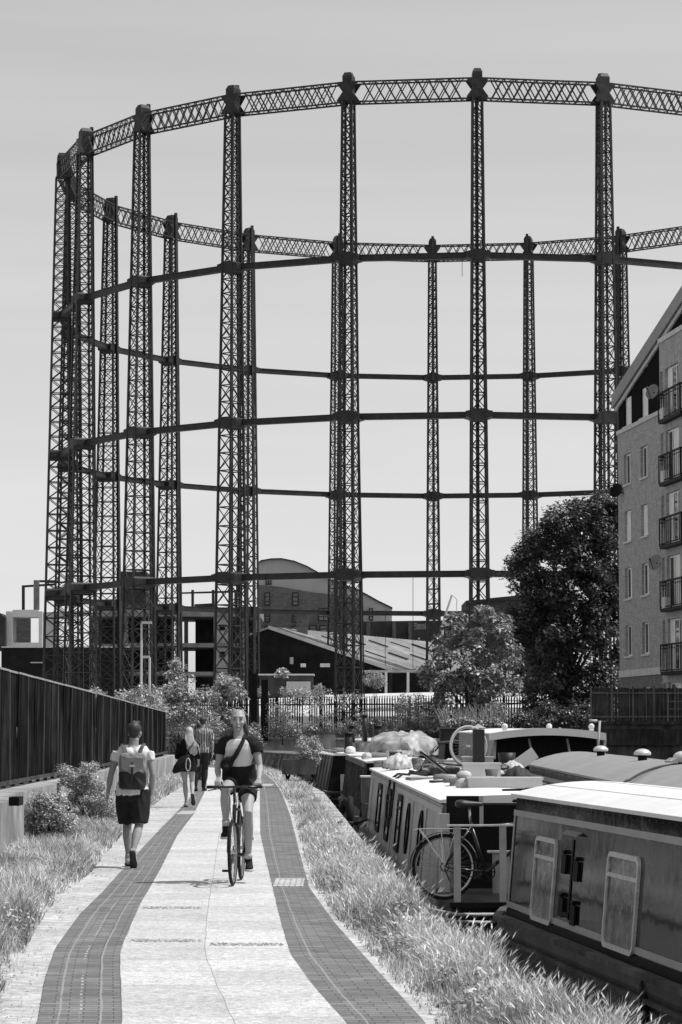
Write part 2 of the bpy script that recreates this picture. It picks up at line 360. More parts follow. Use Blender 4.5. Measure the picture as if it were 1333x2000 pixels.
# coping
b = MB(); Ys = np.arange(6, 128, 1.0)
for Y in Ys:
    x0, x1 = ev(cE, Y), ev(cE, Y+.99); w = .36; dz = random.uniform(-.006, .006)
    b.add([(x0-w, Y, .0), (x0+.04, Y, .0), (x1+.04, Y+.985, .0), (x1-w, Y+.985, .0), (x0-w, Y, .045+dz), (x0+.04, Y, .05+dz), (x1+.04, Y+.985, .05+dz), (x1-w, Y+.985, .045+dz)],
          [(3, 2, 1, 0), (4, 5, 6, 7), (0, 1, 5, 4), (1, 2, 6, 5), (2, 3, 7, 6), (3, 0, 4, 7)])
tag(b.build('coping_kerb', m_stone), kind='structure')
b = MB()
for p, q in zip(right_edge[1:5], right_edge[2:6]):
    d = Vector((q[0]-p[0], q[1]-p[1], 0)).normalized()
    b.bar((p[0], p[1], LAND+.03), (q[0], q[1], LAND+.03), .4, .1)
tag(b.build('far_quay_kerb', m_stone), kind='structure')

# ------------------------------------------------------------------ gas holder frame
m_iron = mat('painted_iron', .022, .55, .35, 2, n2=.3, spec=.35)
GX, GY, GR, GN, PH = 200.5*math.sin(.0431), 200.5*math.cos(.0431), 30.65, 22, 1.0137
HT, H1, H2, H3, G0 = 45.3, 32.72, 22.08, 11.6, LAND
gh = thing('gas_holder', (GX, GY, 0), 'huge circular dark iron gas holder guide frame of lattice columns and ring girders', 'gas holder')
def cw(z): t = (z-G0)/(HT-1.8-G0); return 1.25+(.62-1.25)*t, 2.15+(.80-2.15)*t      # tangential width, radial depth
col = MB()
zs = [G0]
while zs[-1] < HT-2.4: zs.append(zs[-1]+1.22*cw(zs[-1])[0])
zs[-1] = HT-1.9
def corner(i, z):      # local x tangential, local y inward
    w, d = cw(z); return Vector(((-1 if i in (0, 3) else 1)*w/2, (0 if i < 2 else 1)*d - (d-.80)/2 - .12, z))
for i in range(4): col.bar(corner(i, G0), corner(i, zs[-1]), .14, .14, (0, 1, 0))
for z0, z1 in zip(zs[:-1], zs[1:]):
    for i in range(4):
        j = (i+1) % 4; u = (0, 1, 0) if i in (0, 2) else (1, 0, 0)
        col.bar(corner(i, z0), corner(j, z1), .06, .03, u); col.bar(corner(j, z0), corner(i, z1), .06, .03, u)
        col.bar(corner(i, z1), corner(j, z1), .075, .04, u)
cols = []
c0 = col.build('column', m_iron)
cb0 = MB(); w, d = .66, .86
cb0.box(-w/2, w/2, -.06, d-.06, HT-1.95, HT-.25); cb0.add([(-w/2, -.06, HT-.25), (w/2, -.06, HT-.25), (w/2, d-.06, HT-.25), (-w/2, d-.06, HT-.25), (-w/2+.12, .06, HT), (w/2-.12, .06, HT), (w/2-.12, d-.18, HT), (-w/2+.12, d-.18, HT)],
    [(0, 1, 5, 4), (1, 2, 6, 5), (2, 3, 7, 6), (3, 0, 4, 7), (4, 5, 6, 7)])
for yy in (-.075, d-.045):      # star shaped gusset plates either side
    cb0.prism([(-.31, .0), (-.72, .58), (-.72, .66), (.72, .66), (.72, .58), (.31, 0), (.72, -.58), (.72, -.66), (-.72, -.66), (-.72, -.58)], yy-.015, yy+.015, lambda a, b_, h: Vector((a, h, HT-1.35+b_)))
cap0 = cb0.build('cap', m_iron)
rail0 = MB(); rail0.bar((0, cw(G0)[1]/2+.44, G0), (0, cw(HT)[1]/2+.44, HT+.15), .14, .20, (0, 1, 0)); rail0.bar((0, cw(G0)[1]/2+.55, G0), (0, cw(HT)[1]/2+.55, HT+.15), .24, .03, (0, 1, 0))
for z in zs[::2]: rail0.box(-.03, .03, cw(z)[1]/2+.26, cw(z)[1]/2+.40, z-.06, z+.06)
rl0 = rail0.build('guide_rail', m_iron)
gs_l = []
for hz in (H1, H2, H3):      # haunched plates wrapping each column at the ring beams
    w, d = cw(hz); e = w/2+.75; gus = MB()
    e = w/2+.42; gus.prism([(-e, -.19), (-w/2-.14, -.25), (-w/2-.02, -.40), (w/2+.02, -.40), (w/2+.14, -.25), (e, -.19), (e, .19), (w/2+.14, .24), (w/2+.02, .36), (-w/2-.02, .36), (-w/2-.14, .24), (-e, .19)], -(d-.8)/2-.17, (d+.8)/2-.07, lambda a, b_, h: Vector((a, h, hz+b_)))
    gs_l.append(gus.build('gusset', m_iron))
L_seg = 2*GR*math.sin(math.pi/GN)
tg = MB(); hw = L_seg/2-.35
for yy in (0.0, .75):
    for zz in (-.68, .68): tg.bar((-hw, yy, zz), (hw, yy, zz), .09, .10, (0, 0, 1))
    n = 9; x0, x1 = -hw+.75, hw-.75; dx = (x1-x0)/n
    for i in range(n):
        tg.bar((x0+i*dx-dx*.1, yy, -.66), (x0+(i+1)*dx-dx*.1, yy, .66), .07, .03, (0, 1, 0)); tg.bar((x0+(i+1)*dx, yy, -.66), (x0+i*dx, yy, .66), .085, .03, (0, 1, 0))
for zz in (-.68, .68):
    for i in range(19):
        xx = -hw+i*2*hw/18; x2 = xx+2*hw/18
        if i < 18: tg.bar((xx, 0 if i % 2 else .75, zz), (x2, .75 if i % 2 else 0, zz), .05, .03)
tg0 = tg.build('top_girder', m_iron)
rb = MB()
for zz in (-.19, .19): rb.box(-L_seg/2+.3, L_seg/2-.3, -.02, .42, zz-.02, zz+.02)
rb.box(-L_seg/2+.3, L_seg/2-.3, .03, .08, -.19, .19); rb.box(-L_seg/2+.3, L_seg/2-.3, .32, .37, -.19, .19)
rb0 = rb.build('ring_beam', m_iron)
first = True
for k in range(GN):
    a = PH+2*math.pi*k/GN
    # local frame at the column: x tangential, y inward
    M = Matrix.Translation((GR*math.cos(a), GR*math.sin(a), 0)) @ Matrix.Rotation(a+math.pi/2, 4, 'Z')
    a2 = a+math.pi/GN; r2 = GR*math.cos(math.pi/GN)
    M2_ = Matrix.Translation((r2*math.cos(a2), r2*math.sin(a2), 0)) @ Matrix.Rotation(a2+math.pi/2, 4, 'Z')
    if k == 0:
        c0.parent = gh; c0.matrix_local = M; cc = c0; cap0.parent = c0; rl0.parent = c0
        for q in gs_l: q.parent = c0
        tg0.parent = gh; tg0.matrix_local = M2_ @ Matrix.Translation((0, .03, HT-1.35))
        rb0.parent = gh; rb0.matrix_local = M2_ @ Matrix.Translation((0, .1, H1))
        for hz in (H2, H3): inst(rb0, gh, M2_ @ Matrix.Translation((0, .1, hz)))
    else:
        cc = inst(c0, gh, M)
        for q in [cap0, rl0]+gs_l: inst(q, cc)
        inst(tg0, gh, M2_ @ Matrix.Translation((0, .03, HT-1.35)))
        for hz in (H1, H2, H3): inst(rb0, gh, M2_ @ Matrix.Translation((0, .1, hz)))
# drain pipe, hanging cables
cp = MB(); a = PH+2*math.pi*12/GN; px_, py_ = GR*math.cos(a), GR*math.sin(a)
cp.tube([(px_+.75, py_-.1, H2-.2), (px_+1.15, py_-.1, G0)], .05, 6); cp.build('downpipe', m_iron, gh)
for (px, py0, py1) in ((807, 1118, 1310), (753, 1190, 1300), (903, 505, 540)):
    t = WD(px, py0, 170.6); u = WD(px, py1, 170.6); MB().tube([t-gh.location, u-gh.location], .02, 5).build('cable', m_iron, gh)
# the low pale crown of the holder inside the frame
m_crown = mat('pale_crown_plates', .62, .7, .12, 1.2, n2=.15, sc2=.3, bump=.1)
b = MB(); rs = []; nn = 72
for (rr, zz) in ((26.5, G0-.2), (26.5, 2.3), (26.2, 2.5), (24, 2.9), (18, 3.5), (10, 4.0), (3, 4.2)): rs.append([Vector((rr*math.cos(2*math.pi*i/nn), rr*math.sin(2*math.pi*i/nn), zz)) for i in range(nn)])
b.rings(rs); o = b.build('gas_holder_bell', m_crown); o.location = (GX, GY, 0); tag(o, 'wide low pale domed crown lying inside the gas holder frame', 'gas holder crown')
# ================================================================== apartment block on the right
m_brick = brick_mat('yellow_stock_brick', .30, .42, .30, .225, .075, .01, coords='Object', vary=.22, sc=2.5, rot=(math.pi/2, 0, 0))
m_brickd = brick_mat('dark_base_brick', .17, .24, .10, .225, .075, .012, coords='Object', vary=.3, sc=2.5, rot=(math.pi/2, 0, 0))
m_clad = mat('dark_cladding', .006, .9, .3, 3, stretch=(1, 1, .2), spec=.05)
m_white = mat('white_upvc', .88, .4, .08, 4)
m_pale = mat('pale_render_band', .55, .8, .15, 3)
m_roofg = mat('grey_roof_sheet', .30, .6, .12, 3)
m_fascia = mat('fascia_grey', .20, .5, .12, 3)
m_glass = mat('window_glass', .03, .03, .3, 1.5, spec=.9)
m_curt = mat('curtain_cloth', .8, .9, .35, 5, stretch=(3, 3, .3))
m_black = mat('black_paint', .008, .6, .3, 6, spec=.12)
ap_r = math.atan2(-.993, .116)
ap = thing('apartment_block', (12.65, 118, 0), 'tall pale brick apartment block with juliet balconies on the right bank', 'apartment block', rz=ap_r)
win_s = [(1.25, 2.6), (4.5, 5.8)]; win_z = [4.78+2.57*k for k in range(5)]
door_z = [3.60+2.6*k - 2.15 + 0.0 for k in range(6)]
def wall_with_holes(b, s0, s1, z0, z1, y0, y1, holes):
    ss = sorted(set([s0, s1]+[v for h in holes for v in h[:2]])); zz = sorted(set([z0, z1]+[v for h in holes for v in h[2:]]))
    for a, c in zip(ss[:-1], ss[1:]):
        if a < s0 or c > s1: continue
        run = None
        for e, f in zip(zz[:-1], zz[1:]):
            if e < z0 or f > z1: continue
            inh = any(h[0] <= (a+c)/2 <= h[1] and h[2] <= (e+f)/2 <= h[3] for h in holes)
            if not inh:
                if run and run[1] == e: run[1] = f
                else:
                    if run: b.box(a, c, y0, y1, run[0], run[1])
                    run = [e, f]
        if run: b.box(a, c, y0, y1, run[0], run[1])
wz = [z for z in win_z if z < 15]
holes = [(a, c, z, z+1.38) for a, c in win_s for z in wz] + [(a, c, 2.0, 3.35) for a, c in win_s]
b = MB(); wall_with_holes(b, 0, 9.26, 3.9, 14.95, 0, .3, [h for h in holes if h[2] > 4]); b.box(0, 22, .3, 12, 1.0, 14.95)
b.build('wall', m_brick, ap)
b = MB(); wall_with_holes(b, 0, 9.26, 1.0, 3.88, .02, .29, [h for h in holes if h[2] < 4]); b.build('base_wall', m_brickd, ap)
MB().box(-.03, 9.25, -.04, .1, 3.85, 4.15).build('stone_band', m_pale, ap)
MB().box(-.04, 9.25, -.06, .2, 14.9, 15.08).build('stone_band', m_pale, ap)
def rz_(s): return 16.40+.215*s     # underside of roof along the facade
b = MB(); clh = [(a, c, 15.12, 16.45) for a, c in win_s]; wall_with_holes(b, 0, 9.26, 15.08, 16.5, .05, .3, clh)
b.prism([(0, 16.5), (7.8, 16.5), (20, 16.5), (20, rz_(20)), (0, rz_(0))], .06, .3, lambda a, c, h: Vector((a, h, c)))
b.box(9.26, 20, .05, .3, 14.95, 16.5); b.build('cladding', m_clad, ap)
b = MB(); b.prism([(-.4, rz_(-.4)), (21, rz_(21)), (21, rz_(21)+.26), (-.4, rz_(-.4)+.26)], -.10, 12, lambda a, c, h: Vector((a, h, c)))
rf = b.build('roof', m_roofg, ap)
MB().prism([(-.46, rz_(-.46)-.12), (21, rz_(21)-.12), (21, rz_(21)+.5), (-.46, rz_(-.46)+.5)], -.17, -.105, lambda a, c, h: Vector((a, h, c))).build('fascia_board', m_fascia, rf)
MB().prism([(-.4, rz_(-.4)+.265), (21, rz_(21)+.265), (21, rz_(21)+.55), (-.4, rz_(-.4)+.55)], -.10, 12, lambda a, c, h: Vector((a, h, c))).build('roof_covering', m_roofg, rf)
MB().prism([(-.3, rz_(-.3)-.30), (21, rz_(21)-.30), (21, rz_(21)-.003), (-.3, rz_(-.3)-.003)], -.05, .04, lambda a, c, h: Vector((a, h, c))).build('eaves_trim', m_pale, rf)
# projecting brick bay
bay_s = 9.26; dz = [6.1-2.15-2.62+2.62*k for k in range(7)]       # door sill heights
dh = [(10.25, 12.5, z, z+2.12) for z in dz if z < 16.5] + [(9.38, 9.85, z+.75, z+2.1) for z in dz if z < 16.5]
b = MB(); wall_with_holes(b, bay_s, 22, 1.0, 17.75, -.28, .06, dh); b.build('bay_wall', m_brick, ap)
MB().box(bay_s-.05, 22, -.34, .12, 17.75, 17.95).build('coping', m_pale, ap)
def window(a, c, z0, z1, y, n=2, curt=None, sill=True, parent=ap, t=.07):
    fr = MB()
    fr.box(a, c, y, y+.06, z0, z0+t); fr.box(a, c, y, y+.06, z1-t, z1); fr.box(a, a+t, y, y+.06, z0+t, z1-t); fr.box(c-t, c, y, y+.06, z0+t, z1-t)
    for i in range(1, n): s = a+(c-a)*i/n; fr.box(s-t*.6, s+t*.6, y-.003, y+.057, z0+t, z1-t)
    w = fr.build('window', m_white, parent)
    MB().box(a+t*.5, c-t*.5, y+.02, y+.035, z0+t*.5, z1-t*.5).build('pane', m_glass, w)
    if curt: 
        a0, a1 = curt; b2 = MB(); n2 = 14; xs = [a+(c-a)*(a0+(a1-a0)*i/n2) for i in range(n2+1)]
        for i in range(n2): b2.add([(xs[i], y+.008-.004*(i % 2), z0+t), (xs[i+1], y+.008-.004*((i+1) % 2), z0+t), (xs[i+1], y+.008-.004*((i+1) % 2), z1-t), (xs[i], y+.008-.004*(i % 2), z1-t)], [(0, 1, 2, 3)])
        b2.build('blind', m_curt, w)
    if sill: MB().box(a-.06, c+.06, -.07, y, z0-.09, z0-.003).build('sill', m_pale, w)
    return w
kc = 0
for i, (a, c) in enumerate(win_s):
    for z in win_z:
        cu = [None, (.5, 1), (0, .45), None, (.1, .9)][kc % 5]; kc += 1
        window(a, c, z if z < 15 else 15.12, (z+1.38) if z < 15 else 16.45, .12, 2, cu)
    window(a, c, 2.0, 3.35, .12, 2)
for k, z in enumerate(dz):
    if z > 16.5: continue
    window(10.25, 12.5, z, z+2.12, -.16, 3, (.0, .3) if k % 2 else (.4, .95), sill=False); window(9.38, 9.85, z+.75, z+2.1, -.16, 1, sill=False)
    if z < 1.5: continue
    bl = MB(); s0, s1, y0 = 10.15, 13.9, -.56
    bl.box(s0, s1, y0, -.29, z-.2, z-.06)
    bal = bl.build('balcony', m_black, ap); rr = MB()
    for p, q in (((s0, -.3), (s0, y0)), ((s0, y0), (s1, y0)), ((s1, y0), (s1, -.3))):
        for zz, t in ((z+1.05, .07), (z+.0, .04), (z+.9, .03)): rr.bar((p[0], p[1], zz), (q[0], q[1], zz), t)
    for s in np.arange(s0, s1+.01, .30): rr.bar((s, y0, z-.05), (s, y0, z+1.02), .018, .018, (1, 0, 0))
    for y in np.arange(y0, -.3, .12): rr.bar((s0, y, z-.05), (s0, y, z+1.02), .018, .018, (1, 0, 0))
    for s in (s0, (s0+s1)/2, s1): rr.bar((s, y0, z-.1), (s, y0, z+1.08), .045, .045, (1, 0, 0))
    rr.build('railing', m_black, bal)
    if k in (2, 4, 5): MB().box(10.6, 11.1, -.6, -.35, z-.06, z+.4).build('storage_box', m_pale, bal)
def dish(px, py, s, m_):
    z = ZD(py, 118-.993*s); c = Vector((s, -.3, z)); o = MB(); n = 20; rs = []
    ax = Vector((.6, -.75, .28)).normalized(); u = ax.cross(Vector((0, 0, 1))).normalized(); v = u.cross(ax)
    for r_, d_ in ((.02, .10), (.2, .07), (.32, .0), (.34, .0), (.335, .02), (.2, .09), (.02, .12)): rs.append([c - ax*d_*1.0 + u*(r_*math.cos(2*math.pi*i/n)) + v*(r_*math.sin(2*math.pi*i/n)) for i in range(n)])
    o.rings(rs); D = o.build('satellite_dish', m_, ap, True)
    MB().tube([c-ax*.1, (s+.25, 0, z-.15)], .025, 6).tube([c-v*.33, c+ax*.35], .015, 5).ell(c+ax*.36, (.04, .04, .06), 8, 6).build('dish_arm', m_black, D)
dish(1213, 958, .9, m_black); dish(1283, 1098, 8.2, m_fascia); dish(1280, 765, 8.0, m_fascia)
MB().tube([(9.0, -.06, 1.0), (9.0, -.06, 14.8)], .05, 8).build('drainpipe', m_brickd, ap)
for s, z in ((3.4, 17.0), (5.6, 17.3)): MB().box(s, s+.2, .0, .07, z, z+.35).build('vent', m_pale, ap)

# ================================================================== right bank: sheer wall face and plank fence, bits of junk
m_plank = mat('dark_planks', .06, .85, .6, 7, stretch=(1, 1, .15), bump=.3, n2=.4)
m_plankl = mat('weathered_planks', .16, .85, .4, 7, stretch=(1, 1, .12), bump=.3, n2=.3)
m_conc = mat('old_concrete', .33, .9, .3, 2.5, stretch=(1, 1, .5), bump=.4, bsc=30, n2=.35, sc2=.9)
m_concd = mat('stained_concrete', .10, .9, .6, 1.6, stretch=(1.5, 1.5, .25), bump=.4, bsc=20, n2=.5, sc2=1.2)
qw = thing('quay_retaining_wall', (9.8, 103.2, 0), 'stained high concrete retaining wall rising from the water below the plank fence', 'retaining wall')
b = MB(); b.box(0, 13, 0, .35, -2, 1.72); b.build('wall', m_concd, qw)
b = MB()
for s in np.arange(.2, 12, 1.7): b.box(s, s+.24, -.1, -.003, -1.5, 1.6)
b.build('buttress', m_concd, qw); MB().box(-.05, 13, -.12, .4, 1.72, 1.84).build('coping', m_plank, qw)
b = MB(); b.box(.3, 7.5, -.14, -.11, .9, 1.55); b.build('fender_board', m_plank, qw)
pf = thing('plank_fence', (9.95, 104.0, 0), 'dark vertical plank fence with pale posts in front of the apartment block', 'fence')
b = MB(); x = 0
while x < 10:
    w = random.uniform(.11, .16); b.box(x, x+w-.01, random.uniform(0, .015), .04, 1.8, 3.18+random.uniform(-.03, .03)); x += w
b.build('boards', m_plank, pf)
for i, xx in enumerate(np.arange(.0, 10, .84)): MB().box(xx, xx+.075, -.07, -.003, 1.75, 3.25).build('post', m_plankl, pf)
for z in (2.0, 2.95): MB().box(0, 10, -.05 if z < 2.5 else -.045, -.001, z, z+.06).build('rail', m_plankl, pf)
ld = thing('trestle_frame', (13.05, 103.75, 1.84), 'small metal step frame standing against the dark plank fence', 'step frame')
b = MB()
for sx in (0, .75): b.bar((sx*1.15-.05, -.25, 0), (sx, 0, 1.15), .04)
for z in (.2, .5, .8, 1.12): b.bar((-.05, -.2*(1-z), z), (.82, -.2*(1-z), z), .03)
b.build('frame', m_fascia, ld)

# ================================================================== far side: palisade fence with posts
pal = thing('palisade_fence', (0, 0, 0), 'long dark steel palisade fence between the far bank and the gas holder', 'fence')
pa, pb = Vector((10.2, 125.2, LAND)), Vector((-13.5, 141.8, LAND)); L_ = (pb-pa).length; dd = (pb-pa)/L_
b = MB(); n = int(L_/.155)
for i in range(n):
    p = pa+dd*(i*.155); h = 2.05
    if random.random() < .04: continue
    b.bar(p, p+Vector((random.uniform(-.02, .02), 0, h)), .07, .02, (0, 1, 0))
    for s in (-1, 0, 1): b.bar(p+Vector((0, 0, h-.01)), p+dd*(s*.035)+Vector((0, 0, h+.13-.04*abs(s))), .02, .012)
b.build('pales', m_black, pal)
for z in (.35, 1.75): MB().bar(pa+Vector((0, .05, z)), pb+Vector((0, .05, z)), .06, .07).build('rail', m_black, pal)
for i in range(0, int(L_/2.75)+1): p = pa+dd*(i*2.75)+Vector((0, .12, 0)); MB().bar(p, p+Vector((0, 0, 2.15)), .11, .11, (0, 1, 0)).build('post', m_black, pal)
# tall dark posts near x=487..520
for i, (px, h, lab) in enumerate(((484, 3.4, 'tall dark square post left of the palisade opening'), (507, 3.1, 'dark square post right beside the grey mesh panel'))):
    p = WD(px, 1417, 123); MB().box(-.17, .17, -.1, .1, 0, h).build('fence_post', m_black).location = (p.x, 131.5, LAND-.1)
    tag(bpy.data.objects['fence_post' if i == 0 else 'fence_post.001'], lab, 'post')
gp = MB(); x0, x1 = XD(489, 131.3), XD(505, 131.3); gp.box(x0, x1, 131.6, 131.64, LAND+.1, LAND+2.0); tag(gp.build('mesh_panel', m_fascia), 'pale grey mesh panel between two dark posts', 'panel')
# ================================================================== buildings beyond the gas holder
m_brb = brick_mat('far_brick', .12, .17, .1, .5, .16, .02, coords='Object', rot=(math.pi/2, 0, 0))
m_zinc = mat('zinc_panels', .42, .5, .1, 1, stretch=(1, 1, .1))
m_zincl = mat('pale_panels', .50, .6, .1, 1)
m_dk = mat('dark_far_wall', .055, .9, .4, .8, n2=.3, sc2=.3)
m_dkr = mat('dark_frame', .04, .7, .3, 3)
def px_prism(pts, Y, depth, name, m, parent, dy=0):
    P = [(WD(a, c, Y).x, WD(a, c, Y).z) for a, c in pts]
    P = [(a, max(c, LAND-.05)) for a, c in P]
    return MB().prism(P, Y+dy, Y+dy+depth, lambda a, c, h: Vector((a, h, c))).build(name, m, parent)
def far_win(x0, x1, y0, y1, Y, parent, mf=None, bars=(1, 2), pale_pane=False):
    p, q = WD(x0, y0, Y), WD(x1, y1, Y); a, c, z1, z0 = p.x, q.x, p.z, q.z; t = .12
    fr = MB(); fr.box(a, c, Y-.12, Y-.02, z0, z0+t); fr.box(a, c, Y-.12, Y-.02, z1-t, z1); fr.box(a, a+t, Y-.12, Y-.02, z0+t, z1-t); fr.box(c-t, c, Y-.12, Y-.02, z0+t, z1-t)
    for i in range(1, bars[0]): s = a+(c-a)*i/bars[0]; fr.box(s-.05, s+.05, Y-.115, Y-.025, z0+t, z1-t)
    for i in range(1, bars[1]): s = z0+(z1-z0)*i/bars[1]; fr.box(a+t, c-t, Y-.11, Y-.03, s-.05, s+.05)
    w = fr.build('window', mf or m_dkr, parent); MB().box(a+.02, c-.02, Y-.06, Y-.01, z0+.02, z1-.02).build('pane', m_blind if pale_pane else m_glass2, w)  # flag swaps in the pale blind for the pane
m_glass2 = mat('far_glass', .22, .25, .4, .5); m_blind = mat('pale_blind', .5, .6, .2, 1)
cb = thing('curved_roof_flats', (0, 0, 0), 'brick block of flats with a sweeping wave shaped metal top storey', 'block of flats')
brk = [(503, 1300), (503, 1143), (508, 1142.5), (530, 1144), (560, 1148), (600, 1155), (648, 1161), (707, 1170), (707, 1300)]
px_prism(brk, 285, 14, 'wall', m_brb, cb)
top = [(505, 1150), (505, 1100), (510, 1096), (530, 1092.5), (550, 1092), (575, 1097), (600, 1107), (618, 1117), (648, 1134), (706, 1155), (706, 1178)]
px_prism(top, 287, 11, 'metal_storey', m_zinc, cb)
px_prism([(x, y-2.2 if i < 9 else y) for i, (x, y) in enumerate(top[1:10])] + [(x, y) for x, y in top[1:10]][::-1], 286.6, 12, 'roof_edge', m_dkr, cb)
px_prism([(700, 1300), (700, 1154), (715, 1161), (740, 1175), (766, 1188), (766, 1300)], 289, 12, 'pale_wing', m_zincl, cb)
px_prism([(700, 1152), (715, 1159), (740, 1173), (767, 1186), (767, 1189), (740, 1176), (715, 1162), (700, 1155)], 288.7, 12.5, 'roof_edge', m_dkr, cb)
for x0, x1 in ((517, 528), (571, 584)):
    for y0, y1 in ((1157, 1183), (1198, 1215), (1222, 1240)): far_win(x0, x1, y0, y1, 285, cb, bars=(1, 3))
for x0, x1, y0, y1 in ((604, 620, 1221, 1243), (624, 641, 1221, 1243), (622, 643, 1188, 1213)): far_win(x0, x1, y0, y1, 285, cb, bars=(2 if y0 < 1200 else 1, 3))
far_win(519, 531, 1128, 1142, 287, cb, bars=(2, 1)); far_win(721, 729, 1188, 1212, 289, cb, bars=(1, 3), pale_pane=True)
# old pitched shed
m_slate = mat('corrugated_roof', .36, .85, .25, 1.2, stretch=(1, 1, 1), n2=.2, sc2=.25, bump=.2)
m_tar = mat('tarred_gable', .018, .9, .4, 1)
sh = thing('industrial_shed', (0, 0, 0), 'old long shed with a black gable end and pale corrugated pitched roof', 'shed')
A = Vector((-6.3, 230, 10.26)); rd = Vector((15.2, 40, 0)).normalized(); gd = Vector((.934, -.355, 0)); rl_ = 43
E1 = A+gd*11.06; E1.z = 6.6; E0 = A-gd*2.4; E0.z = A.z-.79
g0 = lambda p: Vector((p.x, p.y, LAND-.1))
MB().add([g0(E0), g0(E1), E1, A, E0] + [v+rd*.4 for v in (g0(E0), g0(E1), E1, A, E0)], [(0, 1, 2, 3, 4), (9, 8, 7, 6, 5), (0, 5, 6, 1), (1, 6, 7, 2), (2, 7, 8, 3), (3, 8, 9, 4), (4, 9, 5, 0)]).build('gable_wall', m_tar, sh)
b = MB(); e1 = E1+rd*.4
b.add([g0(e1)+rd*s-gd*t for s in (0, rl_) for t in (0, .4)] + [Vector((v.x, v.y, 6.3)) for v in [g0(e1)+rd*s-gd*t for s in (0, rl_) for t in (0, .4)]], [(0, 2, 3, 1), (4, 5, 7, 6), (0, 1, 5, 4), (2, 6, 7, 3), (0, 4, 6, 2), (1, 3, 7, 5)])
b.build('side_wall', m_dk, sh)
rb_ = MB(); up = Vector((0, 0, .14)); ov = (gd*.5)+Vector((0, 0, -.17))
for sgn, E in ((1, E1), (-1, E0)):
    o_ = ov.copy() if sgn == 1 else -gd*.1+Vector((0, 0, -.03))
    q = [A-rd*.3, E+o_-rd*.3, E+o_+rd*rl_, A+rd*rl_]; rb_.add([v for v in q]+[v+up for v in q], [(0, 1, 2, 3), (7, 6, 5, 4), (0, 4, 5, 1), (1, 5, 6, 2), (2, 6, 7, 3), (3, 7, 4, 0)])
shr = rb_.build('roof', m_slate, sh)
# bright verge board, skylights and corrugation ribs
MB().bar(A-rd*.35+Vector((0, 0, .1)), E1+ov-rd*.35+Vector((0, 0, .1)), .12, .3).build('verge_board', m_pale, shr)
nrm = (E1-A).cross(rd).normalized(); nrm = nrm if nrm.z > 0 else -nrm
for row, t0 in ((0, .28), (1, .66)):
    for k in range(6):
        c = A.lerp(E1, t0) + rd*(7+k*6.2) + nrm*.25; d = (E1-A).normalized()
        MB().bar(c-d*1.0, c+d*1.0, .35, .10, nrm).build('skylight', m_dk, shr)
rbm = MB()
for s in np.arange(0, rl_, 1.1): rbm.bar(A+rd*s+nrm*.15, E1+ov+rd*s+nrm*.15, .10, .05, nrm)
rbm.build('roof_ribs', m_slate, shr)
MB().box(-4.0, -3.0, 233.5, 234.5, 9, 12.0).box(-4.1, -2.9, 233.4, 234.6, 12.0, 12.25).build('chimney', m_brb, shr)
p = WD(573, 1290, 228.5); MB().box(p.x-.3, p.x+.3, 229.2, 229.8, p.z-.3, p.z+.3).build('wall_lamp', m_pale, sh)
for px in (593, 631, 640): p = WD(px, 1300, 226.8); MB().box(p.x-.22, p.x+.22, 225.2, 226.6, p.z-.15, p.z+.15).build('notice', m_pale, sh)
# low sheds and yard walls under it
b_ = thing('yard_store', (0, 0, 0), 'low flat roofed yard store with a pale roller shutter', 'store')
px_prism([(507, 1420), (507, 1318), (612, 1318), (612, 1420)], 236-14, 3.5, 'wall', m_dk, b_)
px_prism([(560, 1352), (560, 1331), (607, 1331), (607, 1352)], 221.9, .1, 'roller_shutter', m_zinc, b_)
px_prism([(505, 1319), (505, 1316), (614, 1316), (614, 1319)], 221.6, 4.2, 'roof', m_pale, b_)
b_ = thing('open_lean_to', (0, 0, 0), 'open lean-to with pale posts below the corrugated shed roof', 'lean-to')
px_prism([(705, 1313), (705, 1309), (845, 1309), (845, 1313)], 224, 4, 'roof', m_slate, b_)
for px in (752, 795, 840): px_prism([(px, 1420), (px, 1313), (px+5, 1313), (px+5, 1420)], 224, .3, 'post', m_pale, b_)
px_prism([(705, 1420), (705, 1314), (845, 1314), (845, 1420)], 227.3, .3, 'back_wall', m_tar, b_)
# dark wall with piers and paint tags
dw = thing('graffiti_wall', (0, 0, 0), 'long dark wall with paler piers and spray painted letters', 'wall')
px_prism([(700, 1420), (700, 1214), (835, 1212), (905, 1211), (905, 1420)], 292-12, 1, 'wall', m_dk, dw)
m_pier = mat('pier_brick', .11, .9, .3, 2)
for px, w in ((716, 8), (767, 7), (798, 7)): px_prism([(px, 1420), (px, 1215), (px+w, 1215), (px+w, 1420)], 279.6, .39, 'pier', m_pier, dw)
m_tagp = mat('spray_paint', .17, .8, .3, 2)
def stroke(pts, Y, r=.12):
    b = MB(); P = [WD(a, c, Y) for a, c in pts]; b.tube([Vector((p.x, Y, p.z)) for p in P], [(r, .02)]*len(P), 6, up=(0, 1, 0)); return b
G_ = {'S': [(5, 0), (0, 0), (0, 4), (5, 5), (5, 10), (0, 11)], 'U': [(0, 0), (0, 9), (2, 11), (4, 9), (4, 0)], 'R': [(0, 11), (0, 0), (4, 1), (4, 5), (0, 6), (5, 11)], 'C': [(5, 1), (1, 0), (0, 5), (1, 10), (5, 11)]}
for i, ch in enumerate('SURC'):
    t = MB()
    for k in range(1):
        pts = [(810+i*6.8+x*.85, 1219+y*.9) for x, y in G_[ch]]; t = stroke(pts, 279.94, .11)
    t.build('spray_letter', m_tagp, dw)
px_prism([(817, 1249), (817, 1245.5), (820.5, 1245.5), (820.5, 1249)], 279.9, .06, 'notice', m_pale, dw)
fb = thing('far_dark_block', (0, 0, 0), 'far flat roofed dark building behind the maple tree', 'building')
